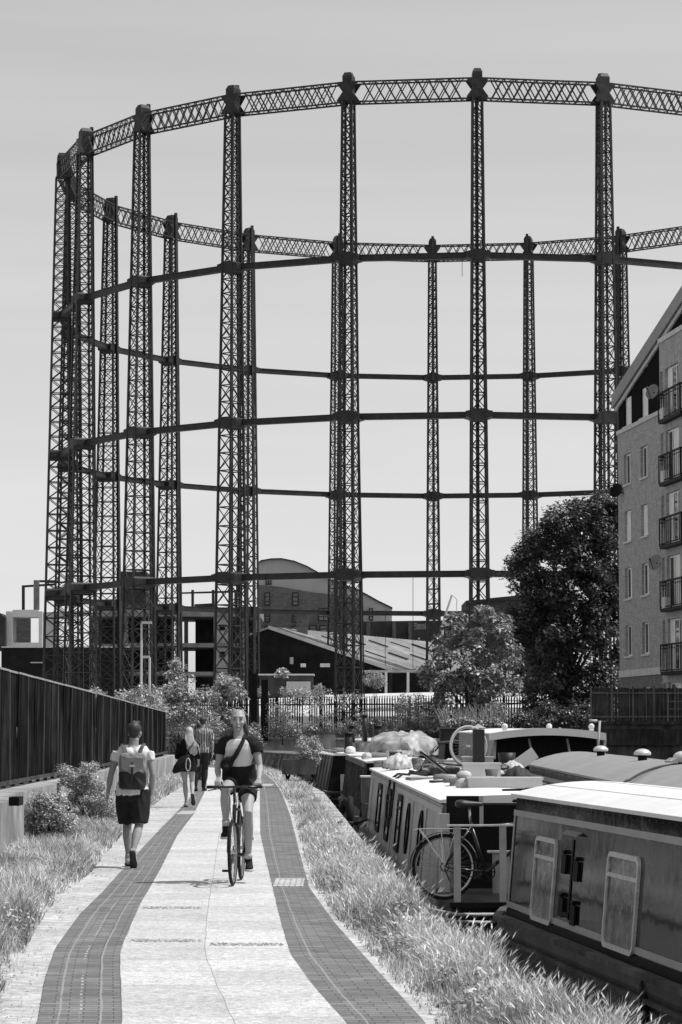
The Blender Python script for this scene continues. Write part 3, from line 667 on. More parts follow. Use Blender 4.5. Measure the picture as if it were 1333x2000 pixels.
px_prism([(911, 1420), (911, 1173), (998, 1166), (1120, 1166), (1120, 1420)], 300, 12, 'wall', m_dk, fb)
px_prism([(958, 1173), (958, 1168), (1010, 1163), (1130, 1163), (1130, 1170)], 299.5, 12, 'roof_edge', m_dkr, fb)
# concrete frame building under construction on the left
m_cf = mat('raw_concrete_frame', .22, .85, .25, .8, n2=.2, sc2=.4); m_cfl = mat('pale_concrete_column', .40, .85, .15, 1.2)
cf = thing('concrete_frame_building', (0, 0, 0), 'half built concrete frame building with open floors behind the left columns', 'unfinished building')
Y = 262
for y0, y1 in ((1186, 1204), (1256, 1264), (1312, 1319)): px_prism([(178, y1), (178, y0), (508, y0), (508, y1)], Y, 14, 'floor_slab', m_cf, cf)
for x0, x1, m_ in ((180, 192, m_cf), (236, 250, m_cf), (290, 306, m_cfl), (343, 351, m_cfl), (418, 446, m_cfl), (360, 367, m_dk), (470, 482, m_cf), (496, 508, m_cf)): px_prism([(x0, 1420), (x0, 1187), (x1, 1187), (x1, 1420)], Y+.4, 1.0, 'column', m_, cf)
px_prism([(178, 1420), (178, 1186), (340, 1186), (340, 1420)], Y+7, .5, 'back_wall', m_dk, cf)  # both back walls coloured dark to paint the shaded interior
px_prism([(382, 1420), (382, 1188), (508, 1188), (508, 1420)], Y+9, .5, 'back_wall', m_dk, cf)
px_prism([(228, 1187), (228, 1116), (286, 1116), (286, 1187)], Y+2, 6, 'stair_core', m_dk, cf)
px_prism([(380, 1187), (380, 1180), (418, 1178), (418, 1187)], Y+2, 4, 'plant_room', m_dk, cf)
for x0, x1, y0, y1 in ((429, 440, 1220, 1231), (429, 440, 1273, 1284)): px_prism([(x0, y1), (x0, y0), (x1, y0), (x1, y1)], Y+.3, .09, 'opening_panel', m_black, cf)  # black panels paint the dark of openings in the wide column
for px in (374, 414, 458): px_prism([(px, 1187), (px, 1152), (px+5, 1152), (px+5, 1187)], Y+1, .4, 'roof_post', m_dkr, cf)
px_prism([(346, 1160), (346, 1157), (470, 1153), (470, 1157)], Y+1.5, .3, 'roof_beam', m_dkr, cf)
wf = thing('white_portal_frame', (0, 0, 0), 'white rectangular concrete portal frame at the far left', 'portal frame')
m_wc = mat('white_concrete', .60, .8, .1, 1)
for q in ([(12, 1265), (12, 1194), (25, 1194), (25, 1265)], [(76, 1265), (76, 1194), (83, 1194), (83, 1265)], [(25, 1205), (25, 1191), (76, 1191), (76, 1205)], [(25, 1265), (25, 1255), (76, 1255), (76, 1265)]): px_prism(q, 258, 3, 'frame_member', m_wc, wf)
px_prism([(28, 1255), (28, 1206), (60, 1206), (60, 1255)], 264, .4, 'infill_wall', m_brb, wf)
px_prism([(-60, 1270), (-60, 1200), (0, 1197), (11, 1207), (11, 1270)], 257, 4, 'side_block', m_dk, wf)
px_prism([(84, 1265), (84, 1196), (178, 1192), (178, 1200), (110, 1204), (110, 1265)], 258.5, 3, 'parapet', m_cfl, wf)
sf = thing('dark_steel_goalpost', (0, 0, 0), 'tall dark steel goalpost frame rising behind the white portal frame', 'steel frame')
px_prism([(43, 1200), (43, 1143), (48, 1143), (48, 1200)], 270, .5, 'post', m_dkr, sf); px_prism([(66, 1200), (66, 1133), (76, 1133), (76, 1200)], 270, .8, 'post', m_cf, sf)
px_prism([(48, 1147), (48, 1143), (110, 1139), (110, 1143)], 270.1, .4, 'beam', m_dkr, sf); px_prism([(76, 1137), (76, 1133), (110, 1133), (110, 1137)], 270.9, .4, 'beam', m_dkr, sf)
hd = thing('site_hoarding', (0, 0, 0), 'black site hoarding with a thin pale top edge behind the corrugated fence', 'hoarding')
px_prism([(3, 1420), (3, 1265), (252, 1265), (252, 1420)], 236, .3, 'boards', m_tar, hd)
px_prism([(3, 1265), (3, 1262.5), (252, 1262.5), (252, 1265)], 235.9, .5, 'top_rail', m_pale, hd)
px_prism([(60, 1295), (60, 1293), (84, 1293), (84, 1295)], 235.8, .15, 'rail', m_pale, hd)
# lamp posts and yard poles
def lamp(px, top, base, Y, arm, label, m_):
    p = WD(px, top, Y); t = thing('street_lamp', (p.x, Y, LAND-.1), label, 'lamp post'); h = p.z-LAND+.1
    MB().tube([(0, 0, 0), (0, 0, h)], [.09, .06], 8).build('pole', m_, t)
    MB().box(0, arm, -.12, .12, h-.04, h+.1).build('lamp_head', m_, t)
lamp(277, 1217, 0, 158, .62, 'pale lamp post with a short flat arm left of the paired columns', m_zincl)
lamp(293, 1284, 0, 156, -.45, 'short pale lamp post beside the taller flat armed lamp', m_zincl)
t = thing('crane_lamp', (WD(862, 1250, 160).x, 160, LAND-.1), 'thin pale bent boom rising behind the maple tree', 'boom')
P = [WD(863, 1256, 160), WD(866, 1215, 160), WD(883, 1162, 160), WD(893, 1171, 160), WD(892, 1195, 160)]
MB().tube([Vector((0, 0, 0))]+[p-Vector(t.location) for p in P], [.08, .08, .07, .06, .03, .02], 6).build('boom', m_zincl, t)

# ================================================================== left low wall and corrugated fence
fl = [(-4.75, 22), (-5.0, 38.3), (-5.2, 56.8), (-5.65, 84)]
m_corr = mat('weathered_dark_sheeting', .016, .9, .95, 9, stretch=(1, 1, .07), bump=.15, n2=.7, sc2=1.3, spec=.02, objr=.45)
m_edge = mat('galvanised_edge', .30, .6, .3, 6)
fe = thing('sheet_metal_fence', (0, 0, 0), 'tall dark sheet metal fence with vertical seams above the low left wall', 'fence')
def along(poly, s):
    for (x0, y0), (x1, y1) in zip(poly[:-1], poly[1:]):
        l = math.hypot(x1-x0, y1-y0)
        if s <= l: return x0+(x1-x0)*s/l, y0+(y1-y0)*s/l
        s -= l
    return poly[-1]
tot = sum(math.hypot(c[0]-a[0], c[1]-a[1]) for a, c in zip(fl[:-1], fl[1:]))
def ztop(y): return np.interp(y, [22, 38.3, 56.8, 84], [2.6, 2.50, 2.33, 2.10])
s = 0; pan = 0; tr = MB()
while s < tot-.1:
    w = 1.22; a = along(fl, s); c = along(fl, min(s+w, tot)); pb_ = MB(); n = 16
    lean = random.uniform(-.02, .03)
    V0 = []; V1 = []
    for i in range(n+1):
        x = a[0]+(c[0]-a[0])*i/n; y = a[1]+(c[1]-a[1])*i/n; o_ = .006*math.sin(i*math.pi/2*1.0+.4)+.01
        V0.append((x+o_, y, .84)); V1.append((x+o_+lean, y, ztop(y)))
    pb_.add(V0+V1, [(i, i+1, n+2+i, n+1+i) for i in range(n)])
    pb_.add([(v[0]-.012, v[1], v[2]) for v in V0+V1], [(i, n+1+i, n+2+i, i+1) for i in range(n)])
    pb_.build('sheet', m_corr, fe, True)
    MB().box(a[0]-.08, a[0]-.02, a[1]-.04, a[1]+.04, .72, ztop(a[1])-.03).build('post', m_black, fe)
    MB().bar((a[0]+.045, a[1]+.02, .86), (a[0]+.045+lean, a[1]+.02, ztop(a[1])-.01), .012, .015, (0, 1, 0)).build('seam', m_black if pan % 2 else m_plankl, fe)
    tr.bar((a[0]+lean*.6, a[1], ztop(a[1])+.012), (c[0]+lean*.6, c[1], ztop(c[1])+.012), .05, .03); s += w; pan += 1
tr.build('top_edge', m_edge, fe)
b = MB()
for p, q in zip(fl[:-1], fl[1:]): b.bar((p[0]+.05, p[1], .83), (q[0]+.05, q[1], .83), .05, .06)
b.build('bottom_rail', m_plank, fe)
# wall, in stepped lengths
wl = thing('low_concrete_wall', (0, 0, 0), 'low weathered concrete wall in stepped lengths under the sheet metal fence', 'wall')
for (y0, y1, xf0, xf1, zt) in ((10, 33.8, -3.62, -4.10, .76), (33.8, 43.6, -4.42, -4.62, .75), (43.6, 62, -4.80, -4.95, .74), (62, 86, -4.96, -5.40, .72)):
    b = MB(); xb0, xb1 = np.interp(y0, [10, 22, 38.3, 56.8, 84], [-4.9, -4.95, -5.2, -5.4, -5.85]), np.interp(y1, [10, 22, 38.3, 56.8, 84], [-4.9, -4.95, -5.2, -5.4, -5.85])
    b.add([(xf0, y0, -.2), (xf1, y1-.02, -.2), (xb1, y1-.02, -.2), (xb0, y0, -.2), (xf0, y0, zt), (xf1, y1-.02, zt), (xb1, y1-.02, zt), (xb0, y0, zt)], [(3, 2, 1, 0), (4, 5, 6, 7), (0, 1, 5, 4), (1, 2, 6, 5), (2, 3, 7, 6), (3, 0, 4, 7)])
    b.build('wall_length', m_conc, wl)
# ================================================================== narrowboats
m_hull = mat('black_hull', .010, .5, .4, 4, bump=.1, n2=.4, spec=.2)
m_rust = mat('worn_gunwale', .10, .7, .5, 5, n2=.4)
m_gloss = mat('glossy_dark_paint', .014, .10, .7, 1.2, spec=.15, n2=.45, sc2=.8, bump=.35, bsc=2.2)
m_stripe = mat('pale_coachline', .34, .3, .1, 3)
m_rwhite = mat('white_roof_paint', .74, .5, .08, 2.5, n2=.06)
m_rgrey = mat('grey_roof_paint', .30, .35, .12, 4, stretch=(.15, 2.5, 1), n2=.1)
m_cream = mat('stained_cream_paint', .34, .4, .5, 3, stretch=(1, 1, .25), n2=.35, sc2=1.4)
m_steel = mat('brushed_frame', .62, .35, .25, 14, metal=.25)
m_bglass = mat('boat_window', .12, .08, .95, 18, spec=.25, n2=.95, sc2=3.5, detail=9, bump=.25, bsc=7)  # strong mottling paints textured reflections into the pane colour
m_blue = mat('worn_side_boards', .13, .7, .4, 6, stretch=(1, 1, .2), n2=.35)
m_rope = mat('rope', .40, .9, .25, 30, bump=.4)
m_ropeD = mat('dark_rope', .06, .9, .3, 30)
BW = 2.08
class Boat:
    """local frame: x to starboard(right), y forward (away), origin on the left gunwale line at the near end of the cabin, z absolute."""
    def __init__(s, near, far, label, zg, zr, zw=WZ, width=BW, camber=.07, tumble=.12, side=None, roof=None, end=None, bow=3.2, stern=2.4, group='narrowboats moored in line', hullm=None, nearend=True):
        n, f = Vector((near[0], near[1], 0)), Vector((far[0], far[1], 0)); s.L = (f-n).length; d = (f-n).normalized()
        s.rz = math.atan2(-d.x, d.y); s.t = thing('narrowboat', n, label, 'boat', group, s.rz); s.zg, s.zr, s.w, s.cam, s.tum = zg, zr, width, camber, tumble
        s.M = Matrix.Translation(n) @ Matrix.Rotation(s.rz, 4, 'Z')
        w, L = width, s.L
        # hull: outline in plan, near (stern) rounded, far (bow) pointed
        def outline(k):
            y0, y1 = -stern, L+bow; pts = []
            sh = .0 if k else .06
            for a in np.linspace(0, math.pi, 9): pts.append((w/2 - math.cos(a)*(w/2-sh), y0 - math.sin(a)*.5+.5))
            e = [(w-sh, L), (w*.93, L+bow*.4), (w*.74, L+bow*.75), (w*.53, L+bow), (w*.47, L+bow), (w*.26, L+bow*.75), (w*.07, L+bow*.4), (sh, L)]
            return pts + e
        o1 = outline(1); rs = []
        for z, kk, rise in ((zw-.45, 0, 0), (zw+.02, 0, 0), (zg-.13, 1, .12), (zg-.02, 1, .22)):
            oo = outline(kk); rs.append([Vector((x, y, z + (rise*max(0, (y-L)/bow)**1.5))) for x, y in oo])
        MB().rings(rs).build('hull', hullm or m_hull, s.t)
        g = MB(); oo = outline(1)
        for a, b in zip(oo, oo[1:]+oo[:1]):
            ra, rb_ = .22*max(0, (a[1]-L)/bow)**1.5, .22*max(0, (b[1]-L)/bow)**1.5
            g.bar((a[0], a[1], zg-.01+ra), (b[0], b[1], zg-.01+rb_), .09, .05); g.bar((a[0]-.01 if a[0] < w/2 else a[0]+.01, a[1], zg-.20+ra), (b[0]-.01 if b[0] < w/2 else b[0]+.01, b[1], zg-.20+rb_), .05, .035)
        g.build('gunwale', m_rust, s.t)
        # cabin
        c = MB(); x0, x1 = .10, w-.10; t = tumble; z0, z1 = zg-.02, zr
        c.rings([[Vector((x0, 0, z0)), Vector((x1, 0, z0)), Vector((x1, L, z0)), Vector((x0, L, z0))], [Vector((x0+t, .05, z1)), Vector((x1-t, .05, z1)), Vector((x1-t, L-.05, z1)), Vector((x0+t, L-.05, z1))]])
        s.cabin = c.build('cabin', side or m_gloss, s.t)
        if end: MB().add([(x0+.005, -.006, z0+.01), (x1-.005, -.006, z0+.01), (x1-t-.005, .04, z1), (x0+t+.005, .04, z1)]+[(x0+.005, .0-.03, z0+.01), (x1-.005, -.03, z0+.01), (x1-t-.005, .015, z1), (x0+t+.005, .015, z1)], [(0, 1, 2, 3), (7, 6, 5, 4), (0, 4, 5, 1), (1, 5, 6, 2), (2, 6, 7, 3), (3, 7, 4, 0)]).build('end_panel', end, s.t)  # dark end colours paint the shade on the near cabin ends
        r = MB(); nseg = 14; xa, xb = x0+t-.05, x1-t+.05; P = []
        for i in range(nseg+1):
            u = i/nseg; P.append((xa+(xb-xa)*u, z1+camber*(1-(2*u-1)**2)))
        bot = [(xb, z1-.035), (xa, z1-.035)]
        poly = P+bot
        n_ = len(poly); v0 = [Vector((a, -.06, b)) for a, b in poly]; v1 = [Vector((a, L+.04, b)) for a, b in poly]
        r.add(v0+v1, [tuple(range(n_))[::-1], tuple(range(n_, 2*n_))] + [(i, (i+1) % n_, n_+(i+1) % n_, n_+i) for i in range(n_)])
        s.roof = r.build('roof', roof or m_rwhite, s.t)
    def side(s, y, z, off=.0):         # point on the left cabin side (local)
        u = (z-s.zg)/(s.zr-s.zg); return Vector((.10+s.tum*u-off, y, z))
    def panel(s, name, y0, y1, z0, z1, m, off=.01, th=.02, parent=None, n=1):
        v = [s.side(y, z, off+o_) for o_ in (0, th) for (y, z) in ((y0, z0), (y1, z0), (y1, z1), (y0, z1))]
        return MB().add(v, [(0, 1, 2, 3), (7, 6, 5, 4), (0, 4, 5, 1), (1, 5, 6, 2), (2, 6, 7, 3), (3, 7, 4, 0)]).build(name, m, parent or s.t)
    def window(s, yc, wy, zc, hz, frame, rad=.08, hopper=True, fw=.06, glass=None, oval=False, n=6):
        def rr(w2, h2, r, off):
            out = []
            for cx, cz, a0 in ((w2-r, h2-r, 0), (-(w2-r), h2-r, 90), (-(w2-r), -(h2-r), 180), (w2-r, -(h2-r), 270)):
                for k in range(n+1): a = R(a0+90*k/n); out.append(s.side(yc+cx+r*math.cos(a), zc+cz+r*math.sin(a), off))
            return out
        w2, h2 = wy/2, hz/2; r = rad if not oval else min(w2, h2)*.999
        if oval:
            def rr(w2, h2, r, off): return [s.side(yc+w2*math.cos(2*math.pi*k/24), zc+h2*math.sin(2*math.pi*k/24), off) for k in range(24)]
        o1, i1, o0, i0 = rr(w2, h2, r, .03), rr(w2-fw, h2-fw, max(.02, r-fw), .03), rr(w2, h2, r, .002), rr(w2-fw, h2-fw, max(.02, r-fw), .002)
        N_ = len(o1); b = MB(); b.add(o1+i1+o0+i0, [(i, (i+1) % N_, N_+(i+1) % N_, N_+i) for i in range(N_)] + [(i, 2*N_+i, 2*N_+(i+1) % N_, (i+1) % N_) for i in range(N_)] + [(N_+i, N_+(i+1) % N_, 3*N_+(i+1) % N_, 3*N_+i) for i in range(N_)])
        if hopper:
            zz = zc+h2-.26*hz
            v = [s.side(y, z, o_) for o_ in (.006, .028) for (y, z) in ((yc-w2+fw*.8, zz), (yc+w2-fw*.8, zz), (yc+w2-fw*.8, zz+.035), (yc-w2+fw*.8, zz+.035))]
            b.add(v, [(0, 1, 2, 3), (7, 6, 5, 4), (0, 4, 5, 1), (1, 5, 6, 2), (2, 6, 7, 3), (3, 7, 4, 0)])
        w = b.build('window', frame, s.t)
        g = rr(w2-fw*.7, h2-fw*.7, max(.02, r-fw), .012); MB().add(g, [tuple(range(len(g)))]).build('pane', glass or m_bglass, w); return w
    def handrail(s, m, both=True, y0=.2, h=.07):
        b = MB(); xs = [.10+s.tum+.10] + ([s.w-.10-s.tum-.10] if both else [])
        for x in xs:
            b.bar((x, y0, s.zr+h+.03), (x, s.L-.2, s.zr+h+.03), .04, .03)
            for y in np.arange(y0+.3, s.L-.2, 1.5): b.box(x-.012, x+.012, y-.03, y+.03, s.zr, s.zr+h+.02)
        return b.build('handrail', m, s.t)
    def w2(s, x, y, z): return s.M @ Vector((x, y, z))

# ---- boat nearest the camera, runs out of the frame on the right
near_y, far_y = 12.0, 27.3; fx = lambda Y: 1.74-(Y-27.2)*.124 - .10
b1 = Boat((fx(near_y), near_y), (fx(far_y), far_y), 'nearest glossy dark narrowboat with a white roof, silver framed windows and side hatch', -.30, .97, tumble=.11, camber=.13, bow=.9, stern=1.0, hullm=mat('grey_black_hull', .035, .4, .5, 3, n2=.5, sc2=1.5, spec=.2, bump=.1))
m_roofline = mat('dark_roof_edge', .05, .3, .2, 3, coat=.4)
L = b1.L; yl = lambda Y: (Y-near_y)/math.cos(b1.rz)     # world Y -> local y approx
def line(bt, z0, z1, m, off=.004, y0=.0, y1=None): return bt.panel('coachline', y0, y1 or bt.L, z0, z1, m, off, .006)
line(b1, .745, .805, m_stripe); line(b1, -.20, -.14, m_stripe, .004); b1.panel('coachline', L-.10, L-.03, -.14, .745, m_stripe, .004, .006)
line(b1, .93, .97, m_rust, .008)
for Yc, wy in ((25.5, 1.0), (22.25, 1.15)): b1.window(yl(Yc), wy, .18, .82, m_steel, rad=.10, fw=.042)
b1.window(yl(18.6), 1.2, .18, .82, m_steel, rad=.10, fw=.042)
b1.panel('hatch_gap', yl(24.30), yl(24.36), -.12, .62, m_black, .002, .006)
for Y0, z in ((24.52, .38), (23.98, .34), (24.52, -.02), (23.98, -.06)): 
    h = b1.panel('hinge', yl(Y0), yl(Y0)+.20, z-.09, z+.09, m_black, .006, .02); MB().tube([b1.side(yl(Y0)+.05, z+.115, .02), b1.side(yl(Y0)+.15, z+.115, .02)], .022, 6).build('hinge_pin', m_black, h)
b1.panel('latch', yl(24.2), yl(24.5), -.09, -.055, m_black, .006, .03)
MB().add([b1.side(yl(y), z, o) for (y, z, o) in ((24.0, .70, .0), (24.65, .70, .0), (24.65, .675, .05), (24.0, .675, .05), (24.0, .685, 0), (24.65, .685, 0), (24.65, .66, .05), (24.0, .66, .05))], [(0, 1, 2, 3), (7, 6, 5, 4), (0, 4, 5, 1), (1, 5, 6, 2), (2, 6, 7, 3), (3, 7, 4, 0)]).build('drip_hood', m_fascia, b1.t)
line(b1, -.29, -.215, m_black, .004)  # black strip paints the shaded groove below the lower coachline
m_rw2 = m_rwhite
for x_ in (.55, 1.04, 1.55):
    z_ = b1.zr+b1.cam*(1-(2*((x_-.16)/(b1.w-.32))-1)**2); MB().box(x_-.006, x_+.006, .1, b1.L-.1, z_-.004, z_+.005).build('roof_seam', m_rwhite, b1.roof)
b = MB()
for y_ in np.arange(.3, b1.L, .22):
    for z_ in (-.245, ): q = b1.side(y_, .90, .012); b.ell(q, (.006, .009, .009), 6, 4)
b.build('rivets', m_rust, b1.t)
# roof locker on the near boat (right edge of the picture)
p = WD(1262, 1526, 27.0)
t = thing('roof_hatch_box', (4.42*1.0, 34.5, 0), 'low flat topped dark locker at the right picture edge on the grey boat roof', 'locker', rz=.05)

# ---- cream boat with long windows, its near deck carries the bicycle
b2 = Boat((1.00, 31.0), (.42, 54.0), 'long stained cream narrowboat with tall thin windows and a cluttered white roof', -.43, .80, tumble=.12, camber=.06, side=m_cream, bow=3.0, stern=2.5, end=None)
m_end = mat('dark_bulkhead', .02, .6, .4, 3); 
L = b2.L; yb = lambda Y: (Y-31.0)
for Yc, wy in ((48.6, 1.5), (44.7, 1.4), (40.9, 1.25)): b2.window(yb(Yc), wy, .16, .88, m_black, rad=.12, fw=.10, hopper=True)
for Yc in (38.2, 34.9): b2.window(yb(Yc), .75, .18, .74, m_black, fw=.05, oval=True, hopper=False)
b2.panel('coachline', 0, L, .62, .70, m_stripe, .004, .006); line(b2, .74, .80, m_rust, .006)
for Y_ in np.arange(34, 53, 3.1): b2.panel('panel_seam', yb(Y_), yb(Y_)+.03, -.41, .6, m_rust, .002, .004)
MB().add([(.16, -.012, -.40), (1.92, -.012, -.40), (1.80, .035, .60), (.28, .035, .60)], [(0, 1, 2, 3)])
b = MB(); b.box(.36, 1.86, -.05, -.004, -.42, .74); b.build('dark_doorway', m_black, b2.t)  # black panel paints the darkness of the open hatchways
b = MB(); b.box(.12, 1.96, -2.5, -.05, -.30, -.24); b.build('rear_deck', m_hull, b2.t)
MB().box(.14, 1.94, -2.48, -.07, -.44, -.303).build('deck_bulkhead', m_hull, b2.t)
MB().box(.22, .60, -.5, -.46, .38, .86).build('open_hatch_door', m_black, b2.t)
MB().box(.605, .65, -.52, -.47, .50, .86).build('hatch_door_edge', m_stripe, b2.t)
m_post = mat('pale_painted_post', .42, .6, .15, 5)
pr = MB(); pr.box(.26, .335, -1.45, -1.38, -.48, .45)
ps = []
for x in (.21, .71): MB().box(x-.037, x+.037, -2.44, -2.38, -.24, .58).build('rail_post', m_post, b2.t)
MB().box(.10, .85, -2.45, -2.37, .582, .60).build('rail_top', m_steel, b2.t)
MB().box(.12, .24, -.72, -.60, -.24, .66).build('side_screen', m_cream, b2.t)
MB().box(.72, .92, -.95, -.90, -.24, .22).build('deck_panel', m_cream, b2.t)
MB().box(.66, .96, -.98, -.88, .222, .245).build('panel_cap', m_steel, b2.t)
# sign plate on the bulkhead corner
MB().box(.26, .34, -.055, -.045, .40, .56).build('notice_plate', m_stripe, b2.t)

# ---- the darker boats beyond
b3 = Boat((.36, 60.5), (-.05, 75.5), 'blue-grey boarded narrowboat with a dark open end behind the cream boat', -.42, .85, tumble=.16, side=m_blue, end=m_black, camber=.05, bow=2.0, stern=4.2)
b4 = Boat((-.52, 79.5), (-1.5, 92), 'dark sided narrowboat with a white roof and a plank lying on it', -.30, .80, tumble=.20, side=m_blue, end=m_black, camber=.05, bow=1.5, stern=2.0)
b5 = Boat((-1.75, 96.5), (-3.6, 106), 'low weathered narrowboat with leaning side boards far along the bank', -.25, .62, tumble=.22, side=m_blue, end=m_black, camber=.04, bow=1.5, stern=1.5, roof=m_plankl)
b6 = Boat((-3.7, 108), (-8.0, 117), 'farthest boarded narrowboat at the bend of the canal', -.05, .62, tumble=.24, side=m_plankl, end=m_plank, camber=.04, bow=1.5, stern=1.5, roof=m_plankl)
for bt in (b3, b4, b5, b6):
    for y in np.arange(.25, bt.L-.2, .95 if bt is b3 else 1.3): bt.panel('batten', y, y+.14, bt.zg+.02, bt.zr-.06, m_rust if bt is b3 else m_plankl, .0, .05)
b3.panel('skirting', -.0, b3.L, b3.zg-.02, b3.zg+.14, m_plankl, .03, .05)
b3.panel('top_board', 0, b3.L, b3.zr-.14, b3.zr-.02, m_plankl, .02, .05)
MB().box(.5, 1.7, -.06, -.03, -.3, .2).build('end_shelf', m_stripe, b4.t); 
MB().box(.55, .75, -.07, -.045, .35, .47).build('number_plate', m_stripe, b3.t)
b4.handrail(m_stripe, False); 
MB().box(.1, 1.0, -2.6, -.6, -.5, -.05).build('front_locker', m_blue, b3.t)
MB().box(.04, .70, -2.35, -1.75, -.05, .52).build('upright_locker', m_blue, b3.t)
MB().box(.02, .72, -2.37, -1.73, .525, .56).build('locker_lid', m_rwhite, b3.t)

# ---- outer row
b7 = Boat((3.78, 28.5), (3.72, 54.5), 'wide narrowboat with a cambered grey roof moored outside the cream boat', -.35, .88, width=2.5, tumble=.12, camber=.26, roof=m_rgrey, side=m_gloss, end=m_gloss, bow=2.5, stern=1.0)
line(b7, .62, .70, m_stripe); line(b7, .82, .87, m_rust, .006); b7.panel('coachline', b7.L-.5, b7.L-.42, -.3, .62, m_stripe, .004, .006)
for Yc in (33, 38, 43.5, 49): b7.window(Yc-28.5, 1.2, .15, .6, m_steel, rad=.3)
def mushroom(bt, x, y, label, z=None):
    zz = bt.zr+bt.cam*(1-(2*x/bt.w-1)**2); t = thing('mushroom_vent', bt.w2(x, y, zz-.01), label, 'roof vent', 'brass mushroom vents along the grey roof')
    MB().tube([(0, 0, -.02), (0, 0, .09)], .075, 14).build('neck', m_black, t, True)
    c = MB(); rs = [[Vector((r_*math.cos(2*math.pi*i/20), r_*math.sin(2*math.pi*i/20), z_)) for i in range(20)] for r_, z_ in ((.08, .085), (.125, .085), (.14, .10), (.135, .13), (.10, .165), (.05, .185), (.01, .19))]
    c.rings(rs).build('cap', m_steel, t, True)
mushroom(b7, 1.05, 48.0-28.5, 'left and farthest of the three domed vents on the grey roof')
mushroom(b7, 1.05, 41.5-28.5, 'middle one of the three domed vents on the grey roof')
mushroom(b7, 1.12, 37.2-28.5, 'right and nearest of the three domed vents, with a rope looped round it')
rp = MB(); pts = []
for u in np.linspace(0, 1, 20):
    x = .05+(.98)*u; y = 6.6+ (8.7-6.6)*u + .9*math.sin(u*math.pi)*.4; zz = b7.zr+b7.cam*max(0, (1-(2*x/b7.w-1)**2))+.02 + (-.02 if u > .1 else 0); pts.append(b7.w2(x, y, zz))
pts = [b7.w2(-.12, 6.0, .35), b7.w2(.0, 6.4, .7)] + pts
rp.tube(pts, .018, 6); tag(rp.build('mooring_rope', m_ropeD, None, True), 'dark rope running over the grey roof to the nearest domed vent', 'rope')
k = MB()
for i in range(4): k.tube([b7.w2(1.0+.13*math.cos(a)+.02*i, 8.72+.13*math.sin(a), b7.zr+b7.cam+.03+i*.012) for a in np.linspace(0, 2*math.pi, 14)], .016, 5)
tag(k.build('rope_coil', m_rope, None, True), 'small rope coil around the nearest domed vent', 'rope')
# locker on grey roof at the right edge
MB().box(-.1, .9, -.35, .35, .98, 1.10).build('base', m_black, t); MB().box(-.42, 1.2, -.45, .45, 1.10, 1.18).build('side_frame', m_fascia, t); MB().box(-.45, 1.25, -.5, .5, 1.183, 1.21).build('lid', m_rwhite, t); t.location = (4.95, 33.0, 0)

# white topped boat
b8 = Boat((3.5, 62), (3.3, 76), 'broad boat with a dark open front under a thick white curved canopy', .1, 1.50, width=2.75, tumble=.05, camber=.10, roof=m_rwhite, side=m_fascia, end=m_black, bow=2.5, stern=2.0)
cn = MB(); P = []
for i in range(17): u = i/16; P.append((.02+2.71*u, 1.50+.12*(1-(2*u-1)**2)))
cn.prism(P+[(x, z-.17) for x, z in P[::-1]], -.75, .0, lambda a, c, h: Vector((a, h, c)))
cn.build('canopy_rim', m_rwhite, b8.t)
for x in (.35, 1.4, 2.4): MB().ell((x, -.6, 1.66), (.07, .07, .07), 10, 8).box(x-.05, x+.05, -.65, -.55, 1.56, 1.63).build('canopy_lamp', m_rwhite, b8.t)
for x, l in ((.10, .5), (1.0, -.35), (1.9, -.3), (2.62, -.4)): MB().bar((x, -.70, .9), (x+ .12*l, -.2, 1.36), .05, .03, (0, 1, 0)).build('canopy_brace', m_post, b8.t)
MB().bar((.04, -.72, 1.36), (-.10, -.72, .7), .06, .04, (0, 1, 0)).build('canopy_post', m_post, b8.t)
MB().bar((2.71, -.72, 1.36), (2.65, -.72, .7), .06, .04, (0, 1, 0)).build('canopy_post', m_post, b8.t)
b9 = Boat((3.05, 81), (2.0, 98), 'far outer narrowboat carrying planters on its dark roof', .0, 1.15, tumble=.1, side=m_blue, end=m_black, roof=m_plank, bow=2, stern=1.5)
b10 = Boat((1.35, 84), (.2, 100), 'far narrowboat with a bright flat roof seen between the tarpaulin and the fence', -.1, 1.15, tumble=.1, side=m_cream, end=m_gloss, roof=m_rwhite, bow=2, stern=1.5)
b10.window(4, 1, .6, .4, m_steel); b10.handrail(m_stripe)
# ================================================================== people
m_skin = mat('skin', .34, .55, .06, 8, spec=.35); m_skin2 = mat('skin_tanned', .27, .55, .06, 8, spec=.35)
m_hair = mat('dark_hair', .035, .55, .5, 60, stretch=(1, 1, .15)); m_blond = mat('fair_hair', .42, .5, .35, 50, stretch=(1, 1, .12)); m_hairsun = mat('sunlit_tied_hair', .30, .5, .3, 60, stretch=(1, .2, 1))
m_tee = mat('pale_tshirt', .70, .85, .06, 6, bump=.15, bsc=7); m_dkc = mat('black_cloth', .014, .85, .4, 8, bump=.2, bsc=9, spec=.2); m_short = mat('dark_shorts', .020, .85, .3, 7, bump=.4, bsc=10, spec=.2)
m_blacklace = mat('dark_dress', .010, .9, .4, 10, spec=.15)
m_canvas = mat('canvas_pack', .20, .9, .15, 12); m_leather = mat('dark_pack_base', .018, .5, .3, 8); m_strap = mat('grey_strap', .11, .8, .15, 12)
m_shoe = mat('trainer_grey', .33, .8, .3, 25); m_sole = mat('shoe_sole', .06, .8, .2, 20); m_shoeb = mat('black_trainer', .016, .7, .3, 20); m_solew = mat('pale_sole', .5, .7, .1, 20)
m_eye = mat('eye_dark', .02, .3, .1, 5); m_lip = mat('lips', .12, .5, .1, 5); m_brow = mat('brow', .04, .8, .1, 5); m_eyeshade = mat('shaded_eye', .16, .4, .05, 5)
m_stripes = bpy.data.materials.new('striped_shirt'); m_stripes.use_nodes = True
